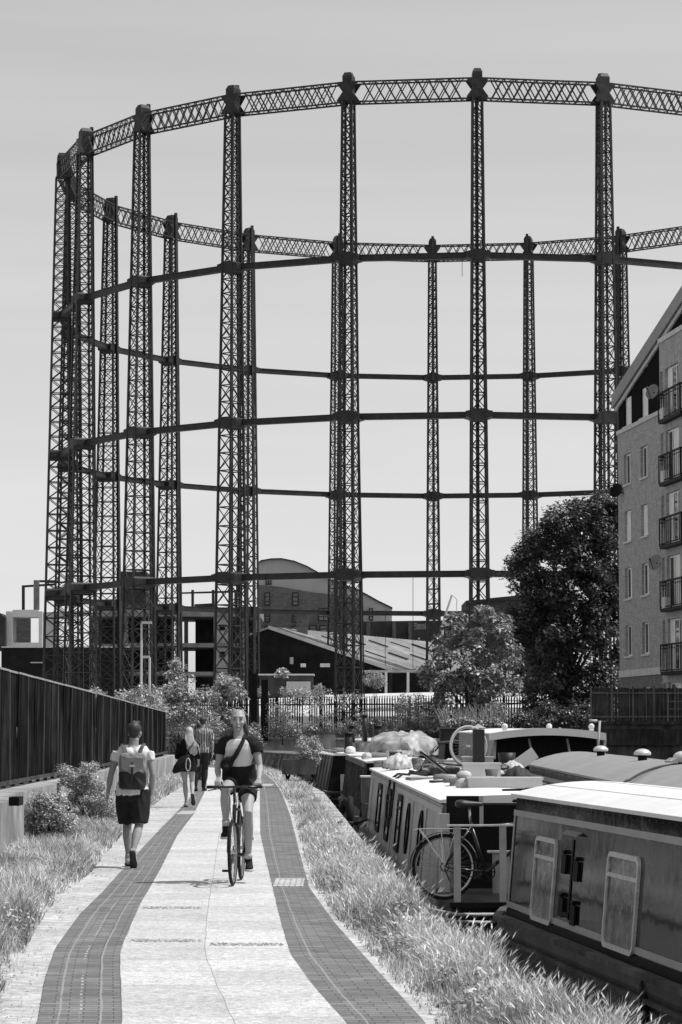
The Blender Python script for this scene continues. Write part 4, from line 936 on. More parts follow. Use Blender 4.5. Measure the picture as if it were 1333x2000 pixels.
_t = m_stripes.node_tree; _w = _t.nodes.new('ShaderNodeTexWave'); _w.wave_type = 'BANDS'; _w.bands_direction = 'X'; _w.inputs['Scale'].default_value = 8.5; _w.inputs['Distortion'].default_value = .6; _w.inputs['Detail'].default_value = 0
_c = _t.nodes.new('ShaderNodeTexCoord'); _r = _t.nodes.new('ShaderNodeValToRGB'); _r.color_ramp.elements[0].position = .74; _r.color_ramp.elements[0].color = (.012, .012, .012, 1); _r.color_ramp.elements[1].position = .80; _r.color_ramp.elements[1].color = (.6, .6, .6, 1)
_t.links.new(_c.outputs['Object'], _w.inputs[0]); _t.links.new(_w.outputs['Fac'], _r.inputs[0]); _t.links.new(_r.outputs[0], _t.nodes['Principled BSDF'].inputs['Base Color']); _t.nodes['Principled BSDF'].inputs['Roughness'].default_value = .9
V3 = Vector
def lerp(a, b, t): return V3(a)*(1-t)+V3(b)*t
def eloft(b, rings, n=20, p=2.3):       # rings: (center, ax, ay, rx, ry) superellipse
    rs = []
    for c, ax, ay, rx, ry in rings:
        c = V3(c); r = []
        for i in range(n):
            a = 2*math.pi*i/n; x, y = math.cos(a), math.sin(a); x = math.copysign(abs(x)**(2/p), x); y = math.copysign(abs(y)**(2/p), y)
            r.append(c + ax*(rx*x) + ay*(ry*y))
        rs.append(r)
    return b.rings(rs)
class Fig:
    def __init__(s, loc, rz, label, J, skin, sc=1.0, female=False, group=None):
        s.t = thing('person', loc, label, 'person', group, rz); s.J = {k: V3(v) for k, v in J.items()}; s.skin = skin; s.f = female; s.sc = sc; J = s.J
        s.hx = (J['hipR']-J['hipL']).normalized(); s.sx = (J['shR']-J['shL']).normalized()
        s.up = (J['neck']-J['pelvis']).normalized()
    def tors(s, grow=0.0, z0=-.10, z1=1.0, b=None, waist=None, flare=0):
        J = s.J; b = b or MB(); P, K = J['pelvis'], J['neck']; hl = (J['hipR']-J['hipL']).length/2; sl = (J['shR']-J['shL']).length/2; f = s.f
        prof = [(-.16, .80 if not f else .86, .085), (-.08, hl/.1*.135/.135, .11), (.05, 1.0, .115), (.22, .90 if not f else .90, .105), (.38, .82 if not f else .74, .095), (.55, .88 if not f else .80, .105), (.75, .98 if not f else .88, .115), (.88, 1.0 if not f else .90, .10), (.96, .80 if not f else .78, .075), (1.02, .42, .06)]
        rs = []; L = (K-P).length; bw_ = {False: .178, True: .165}[f]
        for t, wx, ry in prof:
            if t < z0-1e-6 or t > z1+1e-6: continue
            c = lerp(P, K, t); ax = lerp(s.hx, s.sx, min(1, max(0, t))).normalized(); ay = s.up.cross(ax).normalized()
            w = bw_*wx*(1 if t > .3 else 1.0) + grow
            rs.append((c + ay*(.012*math.sin(t*3)), ax, ay, w, ry*(.92 if f else 1)+grow))
        eloft(b, rs); return b
    def limb(s, b, pts, rad, n=14): b.tube(pts, rad, n); return b
    def leg_pts(s, k): J = s.J; return J['hip'+k], J['kn'+k], J['an'+k]
    def leg(s, b, k, g=0.0, t0=0, t1=2.0, th=1.0):
        h, kn, an = s.leg_pts(k); prof = [(0, .088), (.25, .086), (.5, .076), (.75, .062), (1.0, .053), (1.12, .052), (1.3, .058), (1.45, .054), (1.7, .040), (1.9, .033), (2.0, .034)]
        pts, rr = [], []; back = s.up.cross(s.hx) * -1
        for t, r in prof:
            if t < t0-1e-6 or t > t1+1e-6: continue
            p = lerp(h, kn, t) if t <= 1 else lerp(kn, an, t-1)
            if 1.1 < t < 1.8: p = p + (-s.fwd_leg(k))*.012
            pts.append(p); rr.append(r*th*s.sc + g)
        b.tube(pts, rr, 16); return b
    def fwd_leg(s, k):
        h, kn, an = s.leg_pts(k); d = (an-kn).normalized(); f = V3((0, 1, 0)); return (f - d*f.dot(d)).normalized()
    def arm(s, b, k, g=0, t0=0, t1=2.0, th=1.0):
        a, e, w = s.J['sh'+k], s.J['el'+k], s.J['wr'+k]; prof = [(0, .050), (.15, .052), (.4, .046), (.7, .040), (1.0, .036), (1.2, .038), (1.4, .036), (1.7, .028), (2.0, .023)]
        pts, rr = [], []
        for t, r in prof:
            if t < t0-1e-6 or t > t1+1e-6: continue
            pts.append(lerp(a, e, t) if t <= 1 else lerp(e, w, t-1)); rr.append(r*th+g)
        b.tube(pts, rr, 12); return b
    def hand(s, b, k, palm_n, curl=.35, dirv=None, spread=.0):
        w, e = s.J['wr'+k], s.J['el'+k]; d = V3(dirv).normalized() if dirv else (w-e).normalized(); n = V3(palm_n); n = (n-d*n.dot(d)).normalized(); x = d.cross(n)
        thumbside = 1 if (x.dot(V3((0, 1, 0))) > 0) else -1      # thumb points forward for hanging arms
        if s.J.get('thumb'+k): thumbside = 1 if x.dot(s.J['thumb'+k]) > 0 else -1
        tx = x*thumbside
        rs = [(w-d*.01, x, n, .024, .020), (w+d*.03, x, n, .036, .017), (w+d*.07, x, n, .041, .014), (w+d*.092, x, n, .038, .012)]
        eloft(b, rs, 14, 2.6)
        for i, (o, l, r) in enumerate(((.030, .070, .0085), (.010, .078, .009), (-.011, .073, .0085), (-.030, .056, .0075))):
            p = w + d*.088 + tx*o; dd = (d+tx*(o*spread)).normalized(); pts = [p-dd*.012, p]; c = 0
            for sg in (.45, .32, .23):
                c += curl*(1.0+.12*i); q = dd*math.cos(c)+n*math.sin(c); p = p+q*(l*sg); pts.append(p)
            b.tube(pts, [r*1.05, r, r*.98, r*.9, r*.7], 8)
        tb = w + d*.025 + tx*.026; q = (d*.75+tx*.6+n*.25).normalized(); q2 = (d*.9+tx*.15+n*.4).normalized()
        b.tube([tb-tx*.012, tb+q*.03, tb+q*.03+q2*.030, tb+q*.03+q2*.052], [.014, .011, .010, .007], 8)
    def head(s, b, turn=0.0, nod=0.0, tilt=0.0):
        c = s.J['head']; s.HM = Matrix.Translation(c) @ Matrix.Rotation(turn, 4, 'Z') @ Matrix.Rotation(nod, 4, 'X') @ Matrix.Rotation(tilt, 4, 'Y'); M = s.HM
        T = lambda x, y, z: M @ V3((x, y, z))
        R3 = M.to_3x3()
        b.ell(T(0, -.012, .025), (.074, .092, .090), 20, 14, R3)
        rs = []
        for z, rx, ry, cy in ((.05, .070, .080, .005), (.01, .068, .080, .010), (-.03, .064, .074, .015), (-.065, .054, .060, .022), (-.095, .038, .040, .036), (-.110, .022, .022, .045)):
            rs.append((T(0, cy, z), R3 @ V3((1, 0, 0)), R3 @ V3((0, 1, 0)), rx, ry))
        eloft(b, rs, 20, 2.2)
        b.tube([T(0, .086, .012), T(0, .098, -.012), T(0, .110, -.034), T(0, .092, -.042)], [.007, .009, .013, .010], 8)      # nose
        b.ell(T(0, .088, -.068), (.023, .012, .007), 10, 6, R3).ell(T(0, .086, -.079), (.020, .012, .008), 10, 6, R3)               # lips
        b.ell(T(0, .076, -.102), (.018, .015, .014), 10, 8, R3)
        for sx in (-1, 1):
            b.ell(T(sx*.074, -.008, -.012), (.010, .020, .032), 10, 8, R3 @ Matrix.Rotation(-sx*.35, 3, 'Z')).ell(T(sx*.033, .080, .024), (.024, .010, .007), 10, 6, R3)  # ear, brow ridge
            b.ell(T(sx*.042, .062, -.03), (.026, .024, .022), 10, 8, R3)
        n0, n1 = s.J['neck'], T(0, -.02, -.07); r = .050 if s.f else .058
        b.tube([lerp(n0, n1, -.35), n0, lerp(n0, n1, .5), n1], [r*1.5, r*1.08, r, r*.98], 16)
    def face(s, body):
        M = s.HM; R3 = M.to_3x3(); T = lambda x, y, z: M @ V3((x, y, z))
        for sx in (-1, 1):
            e = MB().ell(T(sx*.031, .077, .006), (.0155, .009, .0095), 12, 8, R3).build('eye', m_eyeshade, body, True)  # eyes coloured dark to paint the shade of the sockets
            MB().ell(T(sx*.031, .0855, .004), (.0058, .003, .0062), 10, 6, R3).build('iris', m_eye, e, True) if False else None
            MB().ell(T(sx*.031, .084, .004), (.008, .005, .008), 10, 6, R3).build('iris', m_eye, body, True)
            MB().tube([T(sx*.014, .090, .026), T(sx*.032, .091, .031), T(sx*.050, .078, .026)], [.004, .006, .003], 6).build('eyebrow', m_brow, body, True)
        MB().ell(T(0, .0965, -.073), (.023, .006, .009), 12, 6, R3).build('mouth', m_lip, body, True)
    def shoe(s, k, m, ms, toe=None, name='shoe'):
        an = s.J['an'+k]; toe = s.J['toe'+k]; d = (toe-an); up = s.J['kn'+k]-an; up.normalize()
        # sole plane from heel to toe
        heel = s.J['heel'+k]; f = (toe-heel).normalized(); x = f.cross(V3((0, 0, 1))); x = x.normalized() if x.length > .1 else V3((1, 0, 0)); n = x.cross(f).normalized()
        L = (toe-heel).length; b = MB(); R_ = []
        for t, w, h, z in ((-.06, .020, .020, .030), (.0, .033, .036, .036), (.2, .036, .048, .046), (.38, .037, .044, .044), (.6, .043, .032, .032), (.8, .045, .026, .026), (.95, .036, .020, .021), (1.02, .018, .012, .016)): R_.append((heel+f*(L*t)+n*z, x, n, w, h))
        eloft(b, R_, 16, 2.5); b.tube([an+up*.045, an, heel+f*(L*.28)+n*.05], [.040, .042, .040], 14)
        o = shape(b, name, m, s.t, .007, 2)
        c = MB(); R_ = []
        for t, w in ((-.07, .020), (.0, .036), (.25, .037), (.5, .037), (.75, .048), (.95, .038), (1.04, .015)): R_.append([heel+f*(L*t)+x*w-n*.012, heel+f*(L*t)-x*w-n*.012, heel+f*(L*t)-x*w+n*.014, heel+f*(L*t)+x*w+n*.014])
        c.rings(R_).build('sole', ms, o, True); return o
    def ground_shoes(s): pass

# ---------- 1. man with backpack, seen from behind, mid stride
ct1 = W(256, 1697)
J1 = dict(pelvis=(0, 0, .90), neck=(.0, .02, 1.44), head=(.015, .045, 1.60),
    hipL=(-.095, .01, .90), hipR=(.095, -.01, .90), knL=(-.075, .16, .51), anL=(-.055, .15, .11), heelL=(-.055, .11, .03), toeL=(-.06, .36, .025),
    knR=(.075, -.06, .50), anR=(.010, -.30, .185), heelR=(.010, -.345, .20), toeR=(.018, -.25, .01+.0),
    shL=(-.185, .01, 1.37), shR=(.185, .0, 1.37), elL=(-.265, .04, 1.10), wrL=(-.305, .13, .87), elR=(.235, -.05, 1.10), wrR=(.215, -.01, .85))
J1['toeR'] = (.022, -.21, .008)
p1 = Fig((ct1.x, ct1.y+.25, 0), .04, 'man walking away in a pale t-shirt and dark shorts with a two-tone backpack', J1, m_skin2)
b = p1.tors(z0=-.2); 
for k in 'LR': p1.leg(b, k); p1.arm(b, k); 
p1.hand(b, 'L', (1, 0, 0), .35); p1.hand(b, 'R', (-1, 0, 0), .45)
p1.head(b, turn=-.22, nod=-.05)
for k in 'LR': b.tube([p1.J['an'+k], p1.J['heel'+k]+V3((0, .06, .03))], [.034, .032], 10)
body = shape(b, 'body', m_skin2, p1.t, .0075, 3); p1.face(body)
def hair_cap(fg, m, r=(.081, .099, .088), off=(0, -.022, .040), name='hair', extra=None, cutz=-.02):
    h = MB(); M = fg.HM; h.ell(M @ V3(off), r, 20, 14, M.to_3x3())
    h.ell(M @ V3((0, -.050, -.005)), (.068, .052, .062), 16, 10, M.to_3x3())
    if extra: extra(h, M)
    return shape(h, name, m, fg.t, .008, 1)
hair_cap(p1, m_hair, extra=lambda h, M: [h.ell(M @ V3((random.uniform(-.05, .05), random.uniform(-.06, .06), random.uniform(.105, .125))), (.02, .02, .018), 8, 6) for _ in range(12)])
b = p1.tors(.022, -.1, 1.0)
for k in 'LR': p1.arm(b, k, .012, 0, .62)
b.ell(lerp(p1.J['shL'], p1.J['neck'], .5)+V3((0, 0, -.01)), (.09, .07, .06)).ell(lerp(p1.J['shR'], p1.J['neck'], .5)+V3((0, 0, -.01)), (.09, .07, .06))
b.tube([p1.J['pelvis']+V3((0, 0, -.045)), p1.J['pelvis']+V3((0, 0, .1))], [(.207, .150), (.193, .138)], 20, up=(0, 1, 0))
folds(shape(b, 'tshirt', m_tee, p1.t, .009, 3), .009)
b = MB()
for k in 'LR':
    h, kn, an = p1.leg_pts(k); b.tube([h+V3((0, 0, .02)), lerp(h, kn, .4), lerp(h, kn, .93)], [.118, .116, .112], 18)
b.tube([p1.J['pelvis']+V3((0, 0, -.13)), p1.J['pelvis']+V3((0, 0, .07))], [(.19, .13), (.178, .125)], 20, up=(0, 1, 0))
folds(shape(b, 'shorts', m_short, p1.t, .010, 2), .012, 11, 4)
p1.shoe('L', m_shoe, m_sole); p1.shoe('R', m_shoe, m_sole)
# backpack: its own thing on his back
bp = thing('backpack', p1.t.location, 'backpack with pale flap and dark base worn by the man in the pale t-shirt', 'backpack', rz=.04)
def pack(rings, n=20, p=2.6):
    b = MB(); eloft(b, [(V3(c), V3((1, 0, 0)), V3((0, 1, 0)), rx, ry) for c, rx, ry in rings], n, p); return b
y0 = -.205
shape(pack([((0, y0, .93), .13, .06), ((0, y0, .95), .155, .085), ((0, y0, 1.10), .162, .092), ((0, y0, 1.16), .158, .088)]), 'bag_base', m_leather, bp, .009, 2)
shape(pack([((0, y0, 1.13), .158, .090), ((0, y0, 1.22), .162, .094), ((0, y0, 1.30), .155, .088), ((0, y0+.01, 1.345), .14, .07), ((0, y0+.02, 1.355), .11, .045)]), 'bag_top', m_canvas, bp, .009, 2)
b = MB(); b.add([(-.13, y0-.100, 1.30), (.13, y0-.100, 1.30), (.125, y0-.105, 1.18), (0, y0-.112, 1.10), (-.125, y0-.105, 1.18)]+[(-.13, y0-.088, 1.30), (.13, y0-.088, 1.30), (.125, y0-.092, 1.18), (0, y0-.098, 1.10), (-.125, y0-.092, 1.18)], [(0, 1, 2, 3, 4), (9, 8, 7, 6, 5), (0, 5, 6, 1), (1, 6, 7, 2), (2, 7, 8, 3), (3, 8, 9, 4), (4, 9, 5, 0)]); b.build('flap', m_canvas, bp)
MB().box(-.012, .012, y0-.122, y0-.11, 1.00, 1.24).build('closure_strap', m_leather, bp); MB().box(-.03, .03, y0-.128, y0-.112, 1.195, 1.22).build('buckle', m_solew, bp)
folds(kids(bp)[0], .010, 9, 9); folds(kids(bp)[1], .009, 9, 9)
for sx in (-1, 1):
    MB().tube([(sx*.075, y0+.04, 1.33), (sx*.105, -.11, 1.425), (sx*.125, -.02, 1.462), (sx*.13, .09, 1.42), (sx*.13, .14, 1.30), (sx*.15, .10, 1.08), (sx*.15, -.06, 1.0), (sx*.14, y0+.04, .98)], [(.026, .006)]*8, 8, up=(0, 0, 1)).build('shoulder_strap', m_strap, bp)
MB().tube([p1.t.matrix_world @ V3((0, 0, 0))]*2, [.001]*2, 3) if False else None
wb = MB(); w_ = V3(J1['wrL']); d_ = (w_-V3(J1['elL'])).normalized(); wb.tube([w_-d_*.012, w_+d_*.012], [.028, .028], 12).build('wristband', m_solew, p1.t)

# ---------- 2. fair haired woman in a dark dress, walking away
ct2 = W(366, 1577)
J2 = dict(pelvis=(0, 0, .90), neck=(.02, .02, 1.38), head=(.03, .05, 1.53),
    hipL=(-.085, 0, .90), hipR=(.085, 0, .90), knL=(-.05, .06, .50), anL=(-.015, .0, .10), heelL=(-.02, -.04, .02), toeL=(-.03, .19, .015),
    knR=(.10, .03, .50), anR=(.125, -.30, .26), heelR=(.13, -.355, .27), toeR=(.145, -.26, .06),
    shL=(-.155, .02, 1.32), shR=(.165, .02, 1.32), elL=(-.21, .03, 1.05), wrL=(-.16, .16, .90), elR=(.22, .0, 1.05), wrR=(.22, .14, .92))
p2 = Fig((ct2.x, ct2.y, 0), .0, 'woman with long fair hair in a short black dress walking away', J2, m_skin, female=True)
b = p2.tors(z0=-.2)
for k in 'LR': p2.leg(b, k, th=.92); p2.arm(b, k, th=.88); b.tube([p2.J['an'+k], lerp(p2.J['heel'+k], p2.J['toe'+k], .25)+V3((0, 0, .02))], [.030, .028], 10)
p2.hand(b, 'L', (1, 0, 0), .5); p2.hand(b, 'R', (-1, 0, 0), .5); p2.head(b, turn=.25)
body = shape(b, 'body', m_skin, p2.t, .008, 3); p2.face(body)
b = p2.tors(.026, .2, .96)
P = p2.J['pelvis']; X_, Y_ = V3((1, 0, 0)), V3((0, 1, 0))
eloft(b, [(P+V3((0, 0, z)), X_, Y_, rx, ry) for z, rx, ry in ((.22, .145, .11), (.10, .17, .125), (-.05, .195, .15), (-.16, .205, .17))], 24)
for k in 'LR': p2.arm(b, k, .020, 0, 1.35)
b.ell(lerp(p2.J['shL'], p2.J['neck'], .5), (.075, .06, .045)).ell(lerp(p2.J['shR'], p2.J['neck'], .5), (.075, .06, .045))
folds(shape(b, 'dress', m_blacklace, p2.t, .009, 2), .010, 12, 3)
hm = MB(); hc = p2.J['head']; M = p2.HM
hm.ell(M @ V3((0, -.018, .035)), (.083, .102, .092), 18, 12); random.seed(3)
eloft(hm, [(hc+V3(c), X_, Y_, rx, ry) for c, rx, ry in (((0, -.05, .02), .080, .060), ((.01, -.085, -.10), .092, .050), ((.03, -.115, -.22), .112, .045), ((.06, -.125, -.33), .105, .038), ((.09, -.12, -.42), .065, .028), ((.11, -.11, -.47), .025, .014))], 18)
for i in range(26):
    x = random.uniform(-.08, .09); x2 = x*1.2+.06+random.uniform(-.03, .05); hm.tube([hc+V3((x*.8, -.085, .03)), hc+V3((x, -.125, -.12)), hc+V3((x2, -.16, -.27)), hc+V3((x2+.04, -.15, -.38-random.random()*.09))], [.009, .012, .012, .005], 6)
shape(hm, 'hair', m_blond, p2.t, .008, 1)
p2.shoe('L', m_shoe, m_sole); p2.shoe('R', m_shoe, m_sole)
sb = thing('shoulder_bag', p2.t.location, 'black shoulder bag with a pale looped strap hanging behind the fair haired woman', 'bag')
b = MB(); eloft(b, [(V3(c), V3((.95, 0, .3)).normalized(), Y_, rx, ry) for c, rx, ry in (((-.17, -.19, .72), .09, .05), ((-.15, -.19, .78), .16, .08), ((-.11, -.19, .90), .17, .09), ((-.06, -.18, 1.02), .13, .07), ((-.04, -.17, 1.07), .08, .04))], 18); shape(b, 'bag', m_dkc, sb, .010, 1)
MB().tube([(.03+.045*math.cos(a), -.26, .88+.13*math.sin(a)) for a in np.linspace(0, 2*math.pi, 18)], .011, 6).build('strap_loop', m_solew, sb, True)
MB().tube([(-.05, -.22, 1.05), (.05, -.18, 1.2), (.14, -.09, 1.34), (.16, .04, 1.38), (.12, .12, 1.3)], .014, 6).build('strap', m_leather, sb, True)

# ---------- 3. man in striped shirt beyond her
p3s = 1.08; ct3 = W(395, 1546)
J3 = dict(pelvis=(0, 0, .95), neck=(0, .02, 1.48), head=(.02, .05, 1.645), hipL=(-.09, 0, .95), hipR=(.09, 0, .95), knL=(-.13, .02, .53), anL=(-.15, -.10, .13), heelL=(-.155, -.15, .08), toeL=(-.15, .08, .02),
    knR=(.06, .08, .53), anR=(.03, .05, .10), heelR=(.03, .01, .02), toeR=(.05, .26, .015), shL=(-.185, .01, 1.41), shR=(.185, .01, 1.41), elL=(-.25, .02, 1.13), wrL=(-.24, .12, .90), elR=(.25, -.02, 1.13), wrR=(.235, .04, .88))
p3 = Fig((ct3.x, ct3.y, 0), -.1, 'man in a vertically striped short sleeved shirt and long dark trousers walking away', J3, m_skin2); p3.t.scale = (p3s,)*3
b = p3.tors(z0=-.2)
for k in 'LR': p3.leg(b, k); p3.arm(b, k)
p3.hand(b, 'L', (1, 0, 0), .4); p3.hand(b, 'R', (-1, 0, 0), .4); p3.head(b, turn=-.3)
body = shape(b, 'body', m_skin2, p3.t, .009, 3); p3.face(body)
hair_cap(p3, m_hair, (.083, .102, .093))
b = p3.tors(.028, -.1, 1.0)
for k in 'LR': p3.arm(b, k, .028, 0, .75)
b.ell(lerp(p3.J['shL'], p3.J['neck'], .5), (.09, .07, .06)).ell(lerp(p3.J['shR'], p3.J['neck'], .5), (.09, .07, .06))
folds(shape(b, 'striped_shirt', m_stripes, p3.t, .010, 2), .010)
b = MB()
for k in 'LR': p3.leg(b, k, .022, 0, 2.0)
b.tube([p3.J['pelvis']+V3((0, 0, -.10)), p3.J['pelvis']+V3((0, 0, .07))], [(.17, .12), (.175, .12)], 20, up=(0, 1, 0)); shape(b, 'trousers', m_short, p3.t, .010, 2)
p3.shoe('L', m_shoeb, m_sole); p3.shoe('R', m_shoeb, m_sole)

# ---------- bicycles
m_tyre = mat('tyre', .020, .75, .2, 30); m_rim = mat('alloy_rim', .45, .3, .1, 20, metal=.8); m_spoke = mat('spoke', .22, .6, .1, 20); m_bframe = mat('black_bike_frame', .015, .3, .2, 10, coat=.5); m_sadd = mat('saddle', .03, .45, .3, 10); m_chrome = mat('chrome', .6, .2, .1, 10, metal=.9)
WR = .345; RW = V3((0, -.54, WR)); FW = V3((0, .52, WR)); BB = V3((0, -.10, .29)); ST = V3((0, -.255, .80)); HT_ = V3((0, .335, .83)); HB = V3((0, .385, .66))
def wheel(parent, c, m_r=None, parts=True, rad=WR):
    n = 40; b = MB(); r0 = rad-.018
    rs = [[V3((.018*math.cos(t), (r0+.018*math.sin(t))*math.cos(a), (r0+.018*math.sin(t))*math.sin(a))) for t in np.linspace(0, 2*math.pi, 9)[:-1]] for a in np.linspace(0, 2*math.pi, n+1)[:-1]]
    N8 = 8; 
    for r in rs: b.v.extend([tuple(v) for v in r])
    for k in range(n):
        for i in range(N8): j = (i+1) % N8; k2 = (k+1) % n; b.f.append((k*N8+i, k*N8+j, k2*N8+j, k2*N8+i))
    w = thing('x', (0, 0, 0), None, None) if False else None
    ty = b.build('wheel', m_tyre, parent, True); ty.location = c
    rm = MB(); r1 = r0-.018
    for k in range(n):
        a0, a1 = 2*math.pi*k/n, 2*math.pi*(k+1)/n; pr_ = lambda x, r, a: (x, r*math.cos(a), r*math.sin(a))
        rm.add([pr_(-.011, r1, a0), pr_(.011, r1, a0), pr_(.011, r1, a1), pr_(-.011, r1, a1), pr_(-.009, r1-.016, a0), pr_(.009, r1-.016, a0), pr_(.009, r1-.016, a1), pr_(-.009, r1-.016, a1)], [(4, 5, 6, 7), (0, 4, 7, 3), (1, 2, 6, 5)])
    rm.build('rim', m_r or m_rim, ty); sp = MB()
    for k in range(28): a = 2*math.pi*k/28; s_ = -1 if k % 2 else 1; a2 = a+.35*(1 if k % 4 < 2 else -1); sp.tube([(s_*.026, .022*math.cos(a2), .022*math.sin(a2)), (0, (r1-.01)*math.cos(a), (r1-.01)*math.sin(a))], .0015, 4)
    sp.build('spokes', m_spoke, ty); MB().tube([(-.045, 0, 0), (.045, 0, 0)], [.02, .02], 10).build('hub', m_chrome, ty); return ty
def bicycle(loc, rz, label, group=None, mfr=None, steer=0.0, crank=0.0, rack=False, guards=False, sz=.95, drop=False, barw=.29, lean=0.0, barz=1.0):
    t = thing('bicycle', loc, label, 'bicycle', group, rz); t.rotation_euler = (0, lean, rz); mf = mfr or m_bframe
    f = MB(); tb = lambda a, c, r: f.tube([a, c], [r, r], 10)
    tb(BB, ST, .017); tb(ST-V3((0, -.008, .04)), HT_-V3((0, 0, .035)), .017); tb(BB, HB, .020); tb(HB, HT_, .021)
    for sx in (-1, 1): f.tube([BB+V3((sx*.03, -.02, 0)), RW+V3((sx*.062, 0, 0))], [.011, .008], 8); f.tube([ST+V3((sx*.012, 0, -.04)), RW+V3((sx*.062, 0, 0))], [.009, .007], 8)
    fr = f.build('frame', mf, t, True)
    axis = (HT_-HB).normalized(); S = Matrix.Translation(HB) @ Matrix.Rotation(steer, 4, axis) @ Matrix.Translation(-HB)
    so = bpy.data.objects.new('front_fork', None)
    k = MB(); ftop = HB-axis*.02
    for sx in (-1, 1): k.tube([ftop+V3((sx*.012, 0, 0)), ftop+V3((sx*.055, .01, -.05)), FW+V3((sx*.055, 0, 0))], [.014, .014, .009], 8)
    k.tube([ftop+axis*.02, HT_+axis*.06], [.014, .014], 8); fk = k.build('fork', mf, t, True); fk.matrix_local = S
    wf_ = wheel(fk, FW); wr_ = wheel(t, RW)
    ctr = HT_+axis*.09+V3((0, .05, 0)); ctr.z = barz; h = MB(); h.tube([ctr+V3((-barw, -.03, .0)), ctr+V3((-barw*.4, .0, .0)), ctr, ctr+V3((barw*.4, .0, .0)), ctr+V3((barw, -.03, .0))], .0125, 8); h.tube([HT_+axis*.04, ctr], [.016, .015], 8)
    hb = h.build('handlebar', mf, fk, True)
    for sx in (-1, 1):
        MB().tube([ctr+V3((sx*(barw-.11), -.022, 0)), ctr+V3((sx*(barw+.005), -.031, 0))], .0175, 10).build('grip', m_tyre, hb, True)
        MB().tube([ctr+V3((sx*(barw-.14), .0, -.01)), ctr+V3((sx*(barw-.10), .045, -.02)), ctr+V3((sx*(barw-.02), .05, -.035))], [.011, .007, .006], 6).build('brake_lever', m_bframe, hb, True)
        MB().tube([ctr+V3((sx*.16, .02, 0)), ctr+V3((sx*.10, .10, .02)), ctr+V3((sx*.04, .09, -.10)), HB+V3((sx*.02, .05, -.03))], .004, 5).build('brake_cable', m_bframe, hb, True)
    s_ = MB(); sp0 = V3((0, -.27, sz)); s_.tube([ST, sp0-V3((0, 0, .03))], .0135, 8); s_.build('seat_post', m_chrome if not drop else mf, t, True)
    sd = MB(); eloft(sd, [(sp0+V3((0, y, z)), V3((1, 0, 0)), V3((0, 0, 1)), rx, rz_2) for y, z, rx, rz_2 in ((-.145, .012, .045, .022), (-.12, .012, .082, .042), (-.06, .010, .085, .044), (.0, .008, .050, .036), (.07, .008, .028, .028), (.13, .006, .020, .022), (.15, .004, .010, .012))], 14); sd.build('saddle', m_sadd, t, True)
    cr = MB(); n = 32; rs = [[BB+V3((.045+x, .095*math.cos(a), .095*math.sin(a))) for a in np.linspace(0, 2*math.pi, n+1)[:-1]] for x in (0, .006)]; 
    for k in range(n):
        a0, a1 = 2*math.pi*k/n, 2*math.pi*(k+1)/n; cr.bar(BB+V3((.048, .09*math.cos(a0), .09*math.sin(a0))), BB+V3((.048, .09*math.cos(a1), .09*math.sin(a1))), .014, .006, (1, 0, 0))
    for k in range(5): a0 = 2*math.pi*k/5; cr.bar(BB+V3((.048, 0, 0)), BB+V3((.048, .085*math.cos(a0), .085*math.sin(a0))), .014, .006, (1, 0, 0))
    cr.tube([BB+V3((-.07, 0, 0)), BB+V3((.07, 0, 0))], [.02, .02], 10); cd = V3((0, math.sin(crank), math.cos(crank)))*.17
    cr.tube([BB+V3((.065, 0, 0)), BB+V3((.075, 0, 0))+cd], [.014, .011], 8).tube([BB+V3((-.065, 0, 0)), BB+V3((-.075, 0, 0))-cd], [.014, .011], 8); ck = cr.build('crank', m_bframe, t)
    for sx in (1, -1): p = BB+V3((sx*.12, 0, 0))+cd*sx; MB().box(p.x-.045, p.x+.045, p.y-.04, p.y+.04, p.z-.011, p.z+.011).build('pedal', m_tyre, ck)
    ch = MB(); 
    for dz in (.09, -.09): ch.bar(BB+V3((.048, 0, dz)), RW+V3((.048, 0, dz*.4)), .006, .008)
    ch.tube([RW+V3((.048, .045*math.cos(a), .045*math.sin(a))) for a in np.linspace(0, 2*math.pi, 16)], .006, 5); ch.tube([RW+V3((.05, 0, -.02)), RW+V3((.055, .03, -.10)), RW+V3((.055, .06, -.16))], .01, 6); ch.build('chain', m_bframe, t)
    if guards:
        for c, p_, a0, a1 in ((RW, t, -.3, 2.9), (FW, fk, .6, 2.7)):
            g = MB(); P_ = [(a, .365) for a in np.linspace(a0, a1, 18)]; V_ = []
            for a, r in P_:
                for x, q in ((-.026, r-.008), (0, r+.004), (.026, r-.008)): V_.append(c+V3((x, -q*math.cos(a) if c is RW else -q*math.cos(a), q*math.sin(a))))
            g.add(V_, [(3*i+j, 3*i+j+1, 3*i+j+4, 3*i+j+3) for i in range(17) for j in (0, 1)]); g.build('mudguard', m_bframe, p_)
    if rack:
        g = MB(); z = .74
        for sx in (-1, 1):
            g.tube([(sx*.06, -.30, z), (sx*.065, -.82, z+.0)], .006, 6)
            g.tube([(sx*.065, -.80, z), RW+V3((sx*.065, 0, .02))], .005, 6); g.tube([(sx*.065, -.58, z), RW+V3((sx*.065, 0, .02))], .005, 6); g.tube([(sx*.065, -.42, z), RW+V3((sx*.065, 0, .02))], .005, 6); g.tube([(sx*.06, -.30, z), ST+V3((sx*.01, 0, -.1))], .005, 6)
        g.tube([(-.065, -.82, z), (0, -.86, z-.01), (.065, -.82, z)], .006, 6)
        for y in (-.4, -.5, -.62, -.74): g.tube([(-.062, y, z), (.062, y, z)], .004, 5)
        g.build('rack', m_chrome, t)
    return t
